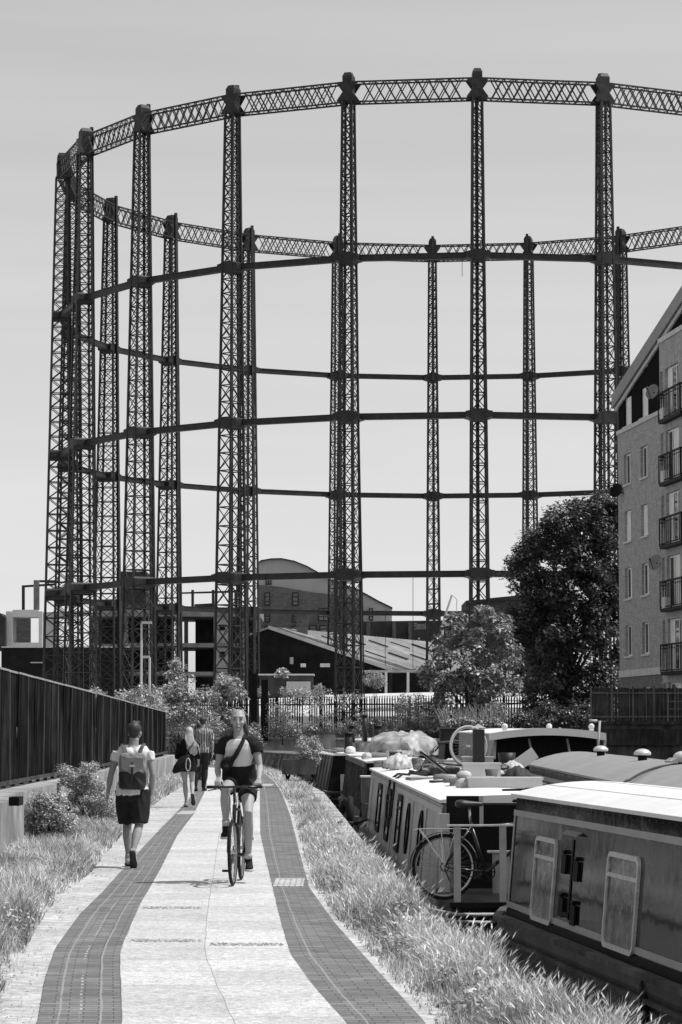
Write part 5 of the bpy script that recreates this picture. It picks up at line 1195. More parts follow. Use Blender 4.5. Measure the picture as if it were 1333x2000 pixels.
# the girl's bicycle comes towards the camera (its +y axis points to us)
cy = W(455, 1733)
BRZ = math.pi-.045
fwd = Matrix.Rotation(BRZ, 4, 'Z') @ V3((0, .52, 0))
bloc = V3((cy.x, cy.y, .016)) - fwd
bike = bicycle(bloc, BRZ, 'black bicycle ridden towards the camera by the woman in the two-tone top', steer=-.03, crank=math.radians(0)+math.pi, sz=.97, barz=1.02, barw=.29)
# rider, same local frame as the bicycle: her right is +x?  local +y forward, so her right hand side is +x
Jc = dict(pelvis=(0, -.25, 1.07), neck=(.0, -.13, 1.555), head=(.0, -.10, 1.72),
    hipL=(-.09, -.24, 1.04), hipR=(.09, -.24, 1.04),
    knR=(.115, .15, .99), anR=(.12, -.015, .585), heelR=(.12, -.09, .49), toeR=(.125, .13, .475),
    knL=(-.125, .13, .74), anL=(-.115, -.085, .235), heelL=(-.115, -.16, .155), toeL=(-.135, .06, .13),
    shL=(-.185, -.14, 1.47), shR=(.185, -.14, 1.47), elL=(-.235, -.07, 1.22), wrL=(-.245, .24, 1.085), elR=(.225, -.16, 1.20), wrR=(.195, .04, 1.10))
pc = Fig(bloc, BRZ, 'woman cycling towards the camera in a pale top with dark sleeves and black shorts', Jc, m_skin, female=True)
Jc = pc.J; Jc['thumbL'] = V3((1, 0, 0)); Jc['thumbR'] = V3((-1, 0, 0))
b = pc.tors(z0=-.2)
for k in 'LR': pc.leg(b, k, th=.98); pc.arm(b, k, th=.92); b.tube([Jc['an'+k], lerp(Jc['heel'+k], Jc['toe'+k], .25)+V3((0, 0, .03))], [.032, .030], 10)
pc.hand(b, 'L', (0, -.2, -1), .95, dirv=(0, .9, -.35)); pc.hand(b, 'R', (-.3, -.2, -1), .6, dirv=(.05, .85, -.4))
pc.head(b, turn=.05, nod=0.02)
body = shape(b, 'body', m_skin, pc.t, .0065, 3); pc.face(body)
def tied(h, M):
    h.ell(M @ V3((0, -.09, .10)), (.030, .030, .026), 12, 8)
    pass
h = MB(); M = pc.HM; h.ell(M @ V3((0, -.020, .036)), (.0765, .094, .0835), 20, 14); tied(h, M); shape(h, 'hair', m_hairsun, pc.t, .007, 1)  # sunlight on the crown is put into this hair colour
MB().ell(M @ V3((0, -.05, .128)), (.036, .03, .018), 14, 8).tube([M @ V3((-.03, -.10, .05)), M @ V3((-.06, -.11, -.02)), M @ V3((-.085, -.09, -.10)), M @ V3((-.09, -.07, -.17))], [.02, .026, .026, .008], 10).build('ponytail', m_hair, pc.t, True)
# top: pale body, dark raglan sleeves, neckline
b = pc.tors(.018, -.02 if False else .05, 1.0); b.ell(lerp(Jc['pelvis'], Jc['neck'], .72)+V3((-.06, .075, 0)), (.06, .05, .06)).ell(lerp(Jc['pelvis'], Jc['neck'], .72)+V3((.06, .075, 0)), (.06, .05, .06)); folds(shape(b, 'top', m_tee, pc.t, .008, 3), .006, 10, 7)
for k, sg in (('L', -1), ('R', 1)):
    b = MB(); pc.arm(b, k, .022, 0, .55); b.ell(lerp(Jc['sh'+k], Jc['neck'], .35)+V3((0, 0, -.005)), (.095, .078, .062)).ell(Jc['sh'+k]+V3((-sg*.02, .01, -.03)), (.068, .074, .085)); b.tube([Jc['sh'+k]+V3((-sg*.02, .03, -.02)), Jc['neck']+V3((sg*.05, .03, -.02))], [.058, .04], 10); shape(b, 'sleeve', m_dkc, pc.t, .008, 2)
MB().tube([Jc['neck']+V3((.068*math.cos(a), .015+.062*math.sin(a), -.030-.02*math.sin(a))) for a in np.linspace(0, 2*math.pi, 22)], .007, 6).build('neckline', m_dkc, pc.t, True)
b = MB(); P = Jc['pelvis']
for k in 'LR': pc.leg(b, k, .022, 0, .5)
b.tube([P+V3((0, -.0, -.09)), P+V3((0, .0, .02)), P+V3((0, .03, .14)), P+V3((0, .045, .19))], [(.192, .145), (.190, .145), (.182, .14), (.176, .132)], 20, up=(0, 1, 0)); shape(b, 'shorts', m_dkc, pc.t, .008, 2)
pc.shoe('L', m_shoeb, m_solew); pc.shoe('R', m_shoeb, m_solew)
for k in 'LR': a_, kn_ = Jc['an'+k], Jc['kn'+k]; d = (kn_-a_).normalized(); MB().tube([a_+d*.03, a_+d*.085], [.042, .041], 14).build('sock', m_solew, pc.t, True)
# cross body bag
cbg = thing('crossbody_bag', bloc, 'small black cross body bag strapped over the chest of the cycling woman', 'bag', rz=BRZ)
MB().tube([V3((-.075, -.10, 1.575)), V3((-.06, -.01, 1.50)), V3((-.02, .045, 1.41)), V3((.02, .045, 1.34)), V3((.07, .02, 1.28))], [(.014, .006), (.02, .006), (.024, .006), (.026, .007), (.028, .007)], 8, up=(0, 1, 0)).build('strap', m_dkc, cbg, True)
MB().tube([V3((-.075, -.10, 1.575)), V3((-.06, -.20, 1.52)), V3((.05, -.27, 1.36)), V3((.15, -.24, 1.25)), V3((.16, -.12, 1.20))], .010, 6).build('strap', m_dkc, cbg, True)
b = MB(); ax_ = V3((.80, 0, -.55)).normalized()
eloft(b, [(V3(c), V3((.5, 0, .8)).normalized(), Y_, rx, ry) for c, rx, ry in (((.045, .0, 1.315), .030, .02), ((.08, .0, 1.285), .062, .035), ((.12, -.01, 1.25), .068, .04), ((.155, -.03, 1.225), .055, .035), ((.175, -.04, 1.21), .03, .02))], 16); shape(b, 'pouch', m_dkc, cbg, .008, 2)
MB().tube([V3((.09, .040, 1.235)), V3((.12, .043, 1.26)), V3((.10, .043, 1.22)), V3((.14, .038, 1.235))], .005, 5).build('emblem', m_strap, cbg)
for k in (0,):
    e = pc.HM; 
MB().tube([pc.HM @ V3((.074, 0, -.05)), Jc['neck']+V3((.05, .06, -.03)), Jc['neck']+V3((.02, .10, -.15)), Jc['neck']+V3((.06, .09, -.27))], .0022, 4).build('earphone_cord', m_dkc, pc.t)
# wrist watch and light
w_ = Jc['wrL']; MB().tube([w_-V3((0, .02, -.005)), w_+V3((0, .005, 0))], [.027, .027], 12).build('wristband', m_solew, pc.t)

# ---------- a farther walker, mostly hidden
ct5 = WD(381, 1500, 78)
J5 = dict(J3); p5 = Fig((ct5.x, 80, 0), 0, 'distant person in dark clothes whose head shows left of the striped shirt', J3, m_skin2)
b = p5.tors(z0=-.2)
for k in 'LR': p5.leg(b, k); p5.arm(b, k); p5.hand(b, k, (1 if k == 'L' else -1, 0, 0), .4)
p5.head(b); body = shape(b, 'body', m_skin2, p5.t, .010, 3); p5.face(body); hair_cap(p5, m_hair)
b = p5.tors(.028, -.1, 1.0)
for k in 'LR': p5.arm(b, k, .028, 0, 1.7)
shape(b, 'jacket', m_dkc, p5.t, .012, 2); b = MB()
for k in 'LR': p5.leg(b, k, .022, 0, 2.0)
b.tube([p5.J['pelvis']+V3((0, 0, -.10)), p5.J['pelvis']+V3((0, 0, .07))], [(.17, .12), (.175, .12)], 20, up=(0, 1, 0)); shape(b, 'trousers', m_short, p5.t, .012, 2); p5.shoe('L', m_shoeb, m_sole); p5.shoe('R', m_shoeb, m_sole)

# ---------- parked bicycles
# on the rear deck of the cream boat, side-on, rear wheel to the left of the picture
pb = WD(868, 1660, 29.0)
pk = bicycle((pb.x+.56, 28.92, -.235), -math.pi/2+.10, 'black city bicycle with a rear rack standing on the deck beside the cream boat', rack=True, guards=True, crank=.9, sz=.99, lean=-.03, steer=.25, barz=1.05); pk.scale = (1.05,)*3
# ================================================================== vegetation
m_leafd = mat('dark_foliage', .095, .4, .3, 3, island=.7, trans=.15, spec=.6); m_leafl = mat('maple_foliage', .33, .4, .3, 3, island=.6, trans=.18, spec=.7)
m_leafp = mat('pale_foliage', .42, .45, .25, 3, island=.5, trans=.2, spec=.5); m_leafr = mat('shrub_foliage', .40, .4, .3, 6, island=.7, trans=.15, spec=.5)
m_bark = mat('bark', .07, .9, .4, 5, stretch=(1, 1, .3), bump=.5); m_flower = mat('white_blossom', .7, .7, .1, 5)
m_grass = mat('dry_grass', .64, .55, .3, 2.0, island=.75, trans=.2, n2=.25, sc2=1.5); m_seed = mat('barley_heads', .85, .6, .15, 5, island=.4, trans=.35)
def leaves(name, C_, N_, size, m, parent=None, shell=.5, flat=.40, asp=.6):
    """C_: (k,4) clump centres+radius; N_ leaves per clump; a few small folded leaf faces each"""
    C_ = np.asarray(C_, float); k = len(C_); n = k*N_; idx = np.repeat(np.arange(k), N_)
    d = RNG.normal(size=(n, 3)); d /= np.linalg.norm(d, axis=1)[:, None]; r = (shell+(1-shell)*RNG.random(n))**.5 * C_[idx, 3]*(.75+.5*RNG.random(n))
    sq = np.array([1, 1, .8]); P = C_[idx, :3] + d*sq*r[:, None]
    nz = RNG.normal(size=(n, 3))*flat + np.array([.25, 0, .95]) + d*.30; nz /= np.linalg.norm(nz, axis=1)[:, None]
    a = RNG.normal(size=(n, 3)); a -= nz*(a*nz).sum(1)[:, None]; a /= np.linalg.norm(a, axis=1)[:, None]; b = np.cross(nz, a)
    s = size*(.6+.8*RNG.random(n))[:, None]; drop = np.array([0, 0, -1])*s*.18
    V = np.stack([P, P+a*s*.5+b*s*asp*.5, P+a*s+drop, P+a*s*.5-b*s*asp*.5], 1).reshape(-1, 3)
    return fast(name, V, np.arange(4*n).reshape(n, 4), m, parent)
def inpoly(x, y, P):
    c = False; j = len(P)-1
    for i in range(len(P)):
        if (P[i][1] > y) != (P[j][1] > y) and x < (P[j][0]-P[i][0])*(y-P[i][1])/(P[j][1]-P[i][1]+1e-9)+P[i][0]: c = not c
        j = i
    return c
def clumps(poly, Y, depth, n, r0, r1, seed=1, edge=0):
    rr = random.Random(seed); xs = [p[0] for p in poly]; ys = [p[1] for p in poly]; cx, cy_ = sum(xs)/len(xs), sum(ys)/len(ys); out = []; hw = (max(xs)-min(xs))/2
    tries = 0
    while len(out) < n and tries < 20000:
        tries += 1
        x, y = rr.uniform(min(xs), max(xs)), rr.uniform(min(ys), max(ys))
        if not inpoly(x, y, poly): continue
        q = max(0, 1-((x-cx)/hw)**2)**.5; yy = Y + rr.uniform(-1, 1)*depth*max(.25, q); p = WD(x, y, yy); out.append((p.x, p.y, p.z, rr.uniform(r0, r1)))
    return out
def treelike(kind, label, cat, poly, Y, depth, n, r0, r1, N_, size, m, base, th=.14, seed=1, zg=0., group=None, crown='crown', nl=9, shell=.5):
    cl = clumps(poly, Y, depth, n, r0, r1, seed); bp_ = WD(base, 1417, Y); o = V3((bp_.x, Y, zg)); t = thing(kind, o, label, cat, group)
    cl2 = [(a-o.x, b-o.y, c-o.z, r) for a, b, c, r in cl]; leaves(crown, cl2, N_, size, m, t, shell)
    tr = MB(); top = max(c[2] for c in cl2); fork = V3((0, 0, top*.22)); rr = random.Random(seed)
    tr.tube([(0, 0, -.3), (0, .02, top*.12), fork], [th*1.25, th, th*.85], 9)
    pick = sorted(cl2, key=lambda c: rr.random())[:nl]
    for c in pick:
        e = V3(c[:3]); m1 = fork.lerp(e, .45)+V3((rr.uniform(-.1, .1), rr.uniform(-.1, .1), .12*top*.3)); tr.tube([fork-V3((0, 0, .1)), m1, e], [th*.5, th*.3, th*.08], 6)
    tr.build('trunk' if cat == 'tree' else 'stems', m_bark, t, True); return t, cl2
big = [(1100, 975), (1130, 988), (1152, 977), (1182, 977), (1212, 990), (1216, 1100), (1216, 1330), (1180, 1400), (1110, 1422), (1060, 1410), (1030, 1370), (1012, 1330), (988, 1250), (992, 1200), (1012, 1165), (998, 1118), (1003, 1085), (1020, 1052), (1062, 1040), (1060, 1008), (1075, 1012)]
treelike('broadleaf_tree', 'tall dense dark broadleaf tree touching the apartment block', 'tree', big, 127.5, 2.6, 330, .34, .72, 230, .19, m_leafd, 1110, .2, 3, LAND, nl=16, shell=.2)
mp = [(960, 1186), (985, 1197), (998, 1240), (1008, 1290), (1016, 1330), (1000, 1385), (965, 1410), (920, 1418), (850, 1415), (822, 1400), (838, 1340), (806, 1322), (822, 1295), (860, 1262), (852, 1235), (870, 1208), (905, 1192), (930, 1182)]
treelike('maple_tree', 'paler spreading maple tree beside the big dark tree', 'tree', mp, 121.8, 1.9, 125, .22, .48, 170, .18, m_leafl, 915, .13, 5, LAND, nl=14)
def bush(label, poly, Y, depth, n, r0, r1, N_, size, m, zg=0, seed=1, cat='bush', kind='bush', group=None, shell=.4):
    xs = [p[0] for p in poly]; return treelike(kind, label, cat, poly, Y, depth, n, r0, r1, N_, size, m, sum(xs)/len(xs), .03, seed, zg, group, 'foliage', 7, shell)
g_ = 'bushes at the end of the towpath'
bush('feathery pale rounded bush behind the end of the sheet fence', [(235, 1395), (240, 1362), (258, 1347), (285, 1344), (308, 1358), (315, 1395)], 100, .9, 26, .25, .42, 220, .09, m_leafp, 0, 11, group=g_)
bush('leafy elder bush with broad bright leaf clusters left of the striped shirt', [(300, 1425), (306, 1370), (320, 1340), (345, 1325), (375, 1328), (400, 1345), (420, 1360), (425, 1425)], 104, 1.2, 55, .25, .45, 150, .13, m_leafl, 0, 12, group=g_)
bush('upright pale leafy sapling directly behind the cyclist head', [(420, 1420), (424, 1345), (432, 1318), (450, 1316), (466, 1335), (472, 1365), (470, 1420)], 108, .7, 34, .2, .36, 150, .13, m_leafp, 0, 13, group=g_)
bush('small sprig of leaves rising over the sheet fence', [(330, 1325), (334, 1295), (348, 1288), (356, 1310), (352, 1330)], 106, .4, 8, .14, .24, 90, .13, m_leafp, 0, 14, group=g_)
bush('low weeds peeping over the middle of the sheet fence', [(172, 1356), (176, 1345), (196, 1350), (204, 1362), (190, 1364)], 72, .3, 7, .1, .16, 70, .06, m_leafp, 0, 15, group=g_)
bush('dark bush low behind the walking couple', [(330, 1490), (332, 1420), (360, 1405), (410, 1408), (425, 1430), (425, 1490)], 112, .8, 40, .3, .5, 120, .13, m_leafd, 0, 16, group=g_)
bush('scrubby bush to the right of the cyclist shoulder', [(468, 1450), (470, 1420), (482, 1408), (500, 1415), (510, 1450)], 116, .5, 14, .2, .35, 110, .1, m_leafl, 0, 17, group=g_)
g_ = 'scrub growing through the palisade fence'
sc_ = [('tall straggly buddleia growing through the palisade left part', [(528, 1440), (530, 1385), (538, 1366), (560, 1372), (575, 1400), (585, 1440)], 130.5, .8, 26, 90), ('thin climber trailing over the middle of the palisade', [(580, 1440), (590, 1395), (610, 1362), (640, 1368), (648, 1400), (640, 1440)], 129.5, .5, 18, 60),
       ('leafy scrub in front of the gas holder column foot', [(652, 1420), (655, 1375), (670, 1352), (700, 1360), (712, 1400), (705, 1430)], 128.5, .5, 16, 60), ('bushy scrub between the palisade and the maple tree', [(748, 1440), (758, 1398), (775, 1375), (800, 1352), (830, 1350), (850, 1400), (845, 1440)], 124, 1.1, 44, 120),
       ('dark low scrub right of the middle palisade post', [(715, 1440), (722, 1415), (740, 1402), (765, 1412), (770, 1440)], 126.5, .6, 16, 110), ('grey green scrub behind the yard fence far left', [(505, 1372), (510, 1345), (540, 1340), (570, 1352), (600, 1345), (612, 1372)], 139, .8, 22, 90),
       ('sunlit creeper on the yard wall behind the palisade', [(612, 1370), (618, 1338), (640, 1332), (660, 1350), (650, 1372)], 150, .6, 12, 90), ('loose climber on the lean-to wall', [(708, 1345), (712, 1318), (730, 1308), (750, 1318), (755, 1345)], 165, .8, 18, 100)]
for i, (lb, poly, Y, dp, n, N_) in enumerate(sc_): bush(lb, poly, Y, dp, n, .2, .42, N_, .11, m_leafd if 'dark' in lb else m_leafl, LAND, 30+i, group=g_)
bush('spiky pale yucca like tuft on the yard store', [(541, 1318), (545, 1309), (556, 1308), (566, 1318)], 222, .5, 8, .25, .4, 90, .25, m_leafp, LAND, 50, cat='shrub')
bush('dark hedge bushes filling the foot of the two trees', [(1000, 1430), (1010, 1400), (1060, 1375), (1150, 1380), (1148, 1430)], 123, 1.0, 60, .35, .6, 150, .14, m_leafd, LAND, 51)
# rose like shrubs against the low wall
def shrub2(label, poly, Y, depth, n, seed):
    t, cl = bush(label, poly, Y, depth, n, .07, .15, 150, .034, m_leafr, 0, seed, cat='shrub', kind='flowering_shrub', group='flowering shrubs against the low wall', shell=.3)
    rr = np.random.default_rng(seed); c = np.array(cl)[rr.integers(0, len(cl), 60)]; d = rr.normal(size=(60, 3)); d /= np.linalg.norm(d, axis=1)[:, None]; b = MB()
    for q, e in zip(c, d): b.ell(V3(q[:3])+V3(e)*q[3]*1.02, (.014, .014, .010), 5, 4)
    b.build('blossoms', m_flower, t)
shrub2('taller flowering shrub hiding the break in the low wall', [(122, 1612), (118, 1560), (123, 1505), (138, 1488), (160, 1496), (180, 1486), (188, 1512), (205, 1540), (222, 1580), (232, 1618), (190, 1622)], 42.5, .38, 120, 60)
shrub2('lower flowering shrub at the near wall end', [(50, 1668), (48, 1600), (58, 1565), (85, 1548), (115, 1556), (140, 1590), (152, 1640), (140, 1665), (95, 1675)], 35.2, .30, 110, 61)
shrub2('small leafy shrub sprouting at the foot of the near wall', [(8, 1700), (8, 1672), (25, 1655), (46, 1668), (50, 1700)], 31.5, .12, 14, 62)
shrub2('dark flowering shrub between the path edge and fence behind the man', [(186, 1618), (192, 1560), (215, 1545), (232, 1590), (236, 1620)], 44, .3, 40, 63)

# ---- grass
def blades(n, X, Y, h, w, lean, name, m, z=.0):
    th = RNG.random(n)*2*math.pi; ph = RNG.random(n)*2*math.pi; a = np.stack([np.cos(th), np.sin(th), np.zeros(n)], 1); l = np.stack([np.cos(ph), np.sin(ph), np.zeros(n)], 1)
    P = np.stack([X, Y, np.full(n, z)], 1); h = h[:, None]; w = w[:, None]; lean = lean[:, None]; up = np.array([0, 0, 1.])
    p1_ = P+up*h*.55+l*h*lean*.35; p2_ = P+up*h*(1-.25*lean)+l*h*lean
    V = np.stack([P-a*w/2, P+a*w/2, p1_+a*w*.38, p1_-a*w*.38, p1_-a*w*.38, p1_+a*w*.38, p2_+a*w*.06, p2_-a*w*.06], 1).reshape(-1, 3)
    # shared mid vertices so each blade is one island
    V = np.stack([P-a*w/2, P+a*w/2, p1_+a*w*.38, p1_-a*w*.38, p2_+a*w*.06, p2_-a*w*.06], 1).reshape(-1, 3)
    b0 = np.arange(n)*6; Fq = np.concatenate([np.stack([b0, b0+1, b0+2, b0+3], 1), np.stack([b0+3, b0+2, b0+4, b0+5], 1)]); o = fast(name, V, Fq, m); tag(o, kind='stuff'); return p2_, l
def scatter(cl, cr, y0, y1, dens, dmul=1.0):
    xs, ys = [], []; Y = y0
    while Y < y1:
        dy = .5; a, c = ev(cl, Y), ev(cr, Y); w = max(.02, c-a); n = int(w*dy*dens(Y)*dmul); yy = Y+RNG.random(n)*dy; u = RNG.random(n); xs.append(np.interp(yy, cl[0], cl[1])*(1-u)+np.interp(yy, cr[0], cr[1])*u); ys.append(yy); Y += dy
    return np.concatenate(xs), np.concatenate(ys)
def pnoise(X, Y, s, seed=0):
    r = np.random.default_rng(seed); v = 0
    for k in range(5): f = s*(1.7**k)*.5; a, b_, c = r.random(3)*6.28; v = v+np.sin(X*f*math.cos(a)+Y*f*math.sin(a)+c)*np.sin(X*f*.7*math.sin(b_)-Y*f*.9*math.cos(b_)+a)/(1.3**k)
    return v/2
ge = (cE[0], cE[1]-.02); gm = (cBR[0], cBR[1]+.05)
dens = lambda Y: 6500*(15/max(Y, 12))**1.05
X, Y = scatter(gm, ge, 11.5, 60, dens); a = np.interp(Y, gm[0], gm[1]); c = np.interp(Y, ge[0], ge[1]); u = (X-a)/(c-a+1e-6); nv = pnoise(X, Y, 3, 1)
edge = np.clip((X-a)/.35 + nv*.5, 0, 1); keep = RNG.random(len(X)) < (.12+.88*edge); X, Y, u, nv, edge = X[keep], Y[keep], u[keep], nv[keep], edge[keep]
far_f = np.clip((44-Y)/14, 0, 1); keep = (u < .70) | (Y < 31) | ((Y < 36) & (RNG.random(len(X)) < .4)) | (RNG.random(len(X)) < .03); X, Y, u, nv, edge, far_f = [q[keep] for q in (X, Y, u, nv, edge, far_f)]
h = (.04+.165*edge*(.65+.35*far_f)*(.8+.3*u)*(1+.65*nv))*(.3+1.1*RNG.random(len(X))**1.5); h = np.clip(h, .02, .36)
w = (.0022+.00018*Y)*(.7+.6*RNG.random(len(X)))
grn = (pnoise(X, Y, 2.6, 8)+.8*RNG.random(len(X)) > .72); gi = np.where(grn)[0]; di = np.where(~grn)[0]
m_green = mat('green_grass', .26, .6, .3, 2.0, island=.6, trans=.25)
blades(len(gi), X[gi], Y[gi], h[gi]*.8, w[gi]*1.5, .2+.8*RNG.random(len(gi)), 'verge_weeds', m_green)
X, Y, h, w = X[di], Y[di], h[di], w[di]
tips, l = blades(len(X), X, Y, h, w, .1+.8*RNG.random(len(X))**1.5, 'verge_grass', m_grass)
bpy.data.objects['verge_grass']['label'] = 'tall dry barley grass between the path and the boats'
# barley heads on the taller stems
k = np.where((h > .15) & (Y < 40) & (RNG.random(len(X)) < .22))[0][:16000]; T_ = tips[k]; ll = l[k]; n = len(k); L_h = (.030+.028*RNG.random(n))[:, None]; wd = (.0028+.00016*Y[k])[:, None]
dr = ll*.7+np.array([0, 0, .75]); dr /= np.linalg.norm(dr, axis=1)[:, None]; th = RNG.random(n)*6.28; sd = np.cross(dr, np.stack([np.cos(th), np.sin(th), np.zeros(n)], 1)); sd /= np.linalg.norm(sd, axis=1)[:, None]
V = np.stack([T_-dr*.01, T_+dr*L_h*.35+sd*wd, T_+dr*L_h*1.15, T_+dr*L_h*.35-sd*wd], 1).reshape(-1, 3); V2 = np.stack([T_, T_+dr*L_h*.6+sd*wd*.5, T_+dr*L_h*1.5+sd*wd*1.9, T_+dr*L_h*.62+sd*wd*.2], 1).reshape(-1, 3); V3_ = np.stack([T_, T_+dr*L_h*.6-sd*wd*.5, T_+dr*L_h*1.5-sd*wd*1.9, T_+dr*L_h*.62-sd*wd*.2], 1).reshape(-1, 3)
Vh = np.concatenate([V, V2, V3_]); tag(fast('barley_heads', Vh, np.arange(len(Vh)).reshape(-1, 4), m_seed), kind='stuff')
# far verge to the bend
X, Y = scatter(gm, (cE[0], cE[1]-.30), 60, 112, lambda Y: 420); nv = pnoise(X, Y, 2, 2)
blades(len(X), X, Y, np.clip((.20+.1*nv)*(.5+.9*RNG.random(len(X))), .05, .5), .02*(.7+.6*RNG.random(len(X))), .2+.5*RNG.random(len(X)), 'far_verge_grass', m_grass)
# left verge
wallX = (np.array([10, 33.8, 33.9, 43.6, 62, 86, 110]), np.array([-3.62, -4.08, -4.38, -4.60, -4.93, -5.38, -9])); dl = (cDL[0], cDL[1]+.02)
X, Y = scatter(wallX, dl, 11.5, 100, lambda Y: 5200*(15/max(Y, 12))**1.1); c = np.interp(Y, dl[0], dl[1]); nv = pnoise(X, Y, 3.2, 4); ed = np.clip((c-X)/.28+nv*.8, 0, 1); keep = RNG.random(len(X)) < (.06+.94*ed); X, Y, nv, ed = [q[keep] for q in (X, Y, nv, ed)]
h = np.clip((.05+.15*ed*(1+.6*nv))*(.5+.9*RNG.random(len(X))), .03, .36)
grn = (pnoise(X, Y, 2.5, 9)+.8*RNG.random(len(X)) > .55); gi = np.where(grn)[0]; di = np.where(~grn)[0]; wl_ = (.0024+.0002*Y)*(.7+.6*RNG.random(len(X)))
blades(len(gi), X[gi], Y[gi], h[gi]*.8, wl_[gi]*1.5, .3+.9*RNG.random(len(gi)), 'left_verge_weeds', m_green); blades(len(di), X[di], Y[di], h[di], wl_[di], .1+.8*RNG.random(len(di)), 'left_verge_grass', m_grass)
# tufts and stray leaves along the dirt margins
X, Y = scatter((cDL[0], cDL[1]), (cDL[0], cDL[1]+.28), 12, 60, lambda Y: 90*(15/max(Y, 12))); blades(len(X), X, Y, .01+.03*RNG.random(len(X)), .002+.00015*Y, .3+.6*RNG.random(len(X)), 'edge_tufts', m_grass)
# broad leaved weeds scattered through both verges
def weeds(name, cl, cr, n, seed, y1=55):
    g = np.random.default_rng(seed); Yw = 12.5+(y1-12.5)*g.random(n)**1.4; u_ = g.random(n); Xw = np.interp(Yw, cl[0], cl[1])*(1-u_)+np.interp(Yw, cr[0], cr[1])*u_; r_ = .04+.09*g.random(n)
    tag(leaves(name, np.stack([Xw, Yw, r_*.9, r_], 1), 46, .040, m_leafr if seed % 2 else m_green, None, .25), kind='stuff')
weeds('leafy_weeds', (gm[0], gm[1]+.2), (ge[0], ge[1]-.15), 120, 71, 38); weeds('dark_weeds', (gm[0], gm[1]+.15), (ge[0], ge[1]-.1), 130, 72, 38)
weeds('leafy_weeds', wallX, (dl[0], dl[1]-.1), 170, 73); weeds('dark_weeds', wallX, (dl[0], dl[1]-.05), 230, 74)
# far bank ground cover
n = 9000; u = RNG.random(n); X = 10.0+(-24.5)*u; Y = 123.2+17.2*u+RNG.random(n)*1.6+.3; blades(n, X, Y, .25+.5*RNG.random(n), np.full(n, .05), .3+.5*RNG.random(n), 'far_bank_grass', mat('green_cover', .12, .7, .3, 2, island=.5, trans=.3), LAND)

# ================================================================== things on and around the boats
m_tarp = mat('crumpled_tarpaulin', .36, .45, .25, 2.5, bump=.8, bsc=3.5, n2=.3, sc2=2); m_bag = mat('woven_bag', .50, .7, .2, 6, bump=.6, bsc=8)
m_box = mat('pale_grey_box', .48, .6, .08, 3); m_wood = mat('worn_wood', .20, .8, .35, 8, stretch=(.3, 3, 3)); m_flue = mat('black_flue', .015, .5, .3, 6)
def lump(rings, disp=.04, sc=3, n=26):
    b = MB(); rs = []; rr = random.Random(5)
    for c, rx, ry in rings: rs.append([V3(c)+V3((rx*math.cos(2*math.pi*i/n), ry*math.sin(2*math.pi*i/n), 0))*(1+disp*math.sin(i*2.3+c[2]*17)+rr.uniform(-disp, disp)*.7) for i in range(n)])
    return b.rings(rs)
# tarpaulin heap on the blue-grey boat
z = .88; L3 = b3.M.inverted() @ V3((1.72, 68.5, z)); o = V3((1.62, 69.5, z))
t = lump([((0, 0, 0), .92, 2.6), ((0, 0, .16), .90, 2.5), ((-.02, 0, .36), .80, 2.3), ((.05, .0, .52), .62, 1.9), ((.1, 0, .60), .45, 1.4), ((.12, 0, .64), .2, .8)], .05).build('tarpaulin_heap', m_tarp, None, True); t.location = o; crumple(t, .16, 1.7)
tag(t, 'long crumpled tarpaulin covering a heap on the roof beyond the cream boat', 'tarpaulin')
MB().build
t = thing('plant_tub', (1.17, 56.0, .5), 'tapered dark tub upside down between the tarpaulin and the woven bag', 'tub'); MB().tube([(0, 0, 0), (0, 0, .62)], [.20, .13], 16).build('tub', m_blue, t, True); MB().tube([(0, 0, .6), (0, 0, .64)], [.15, .15], 16).build('rim', m_stripe, t, True)
def R2(px, Y, dz=0.0): return V3((XD(px, Y), Y, b2.zr+.06+dz-.02))
t = lump([((0, 0, 0), .20, .34), ((0, 0, .08), .26, .42), ((.02, 0, .17), .24, .38), ((.04, 0, .25), .15, .24), ((.05, 0, .29), .05, .1)], .09).build('woven_bag', m_bag, None, True); t.location = R2(776, 49.8); crumple(t, .05, 6, 2); tag(t, 'full pale woven bag with a folded top on the cream boat roof edge', 'bag')
def crate(px, Y, w, d, h, label, name, cat, m=None, dz=0, rz=0, lid=True):
    t = thing(name, R2(px, Y, dz), label, cat, 'clutter on the cream boat roof', rz); m = m or m_box; k = .02
    b = MB(); b.box(-w/2, w/2, -d/2, d/2, 0, h-.03); b.build('box', m, t)
    b = MB(); b.box(-w/2-.015, w/2+.015, -d/2-.015, d/2+.015, h-.03, h); b.build('lid' if lid else 'rim', m, t); return t
crate(985, 34.8, .98, .45, .155, 'long low pale grey box nearest the cabin end', 'storage_box', 'box')
crate(985, 36.0, 1.10, .5, .05, 'flat worn board under the long pale box', 'board', 'board', m_wood, lid=False)
crate(940, 42.2, .60, .5, .24, 'taller pale grey box behind the long one', 'storage_box', 'box'); crate(933, 43.0, .50, .4, .33, 'narrow stepped box standing behind the taller pale box', 'storage_box', 'box')
crate(905, 36.2, .36, .5, .11, 'small dark wooden tray left of the long pale box', 'tray', 'tray', m_wood); crate(853, 45.5, .62, .6, .10, 'wide flat wooden tray carrying small stones', 'tray', 'tray', m_wood)
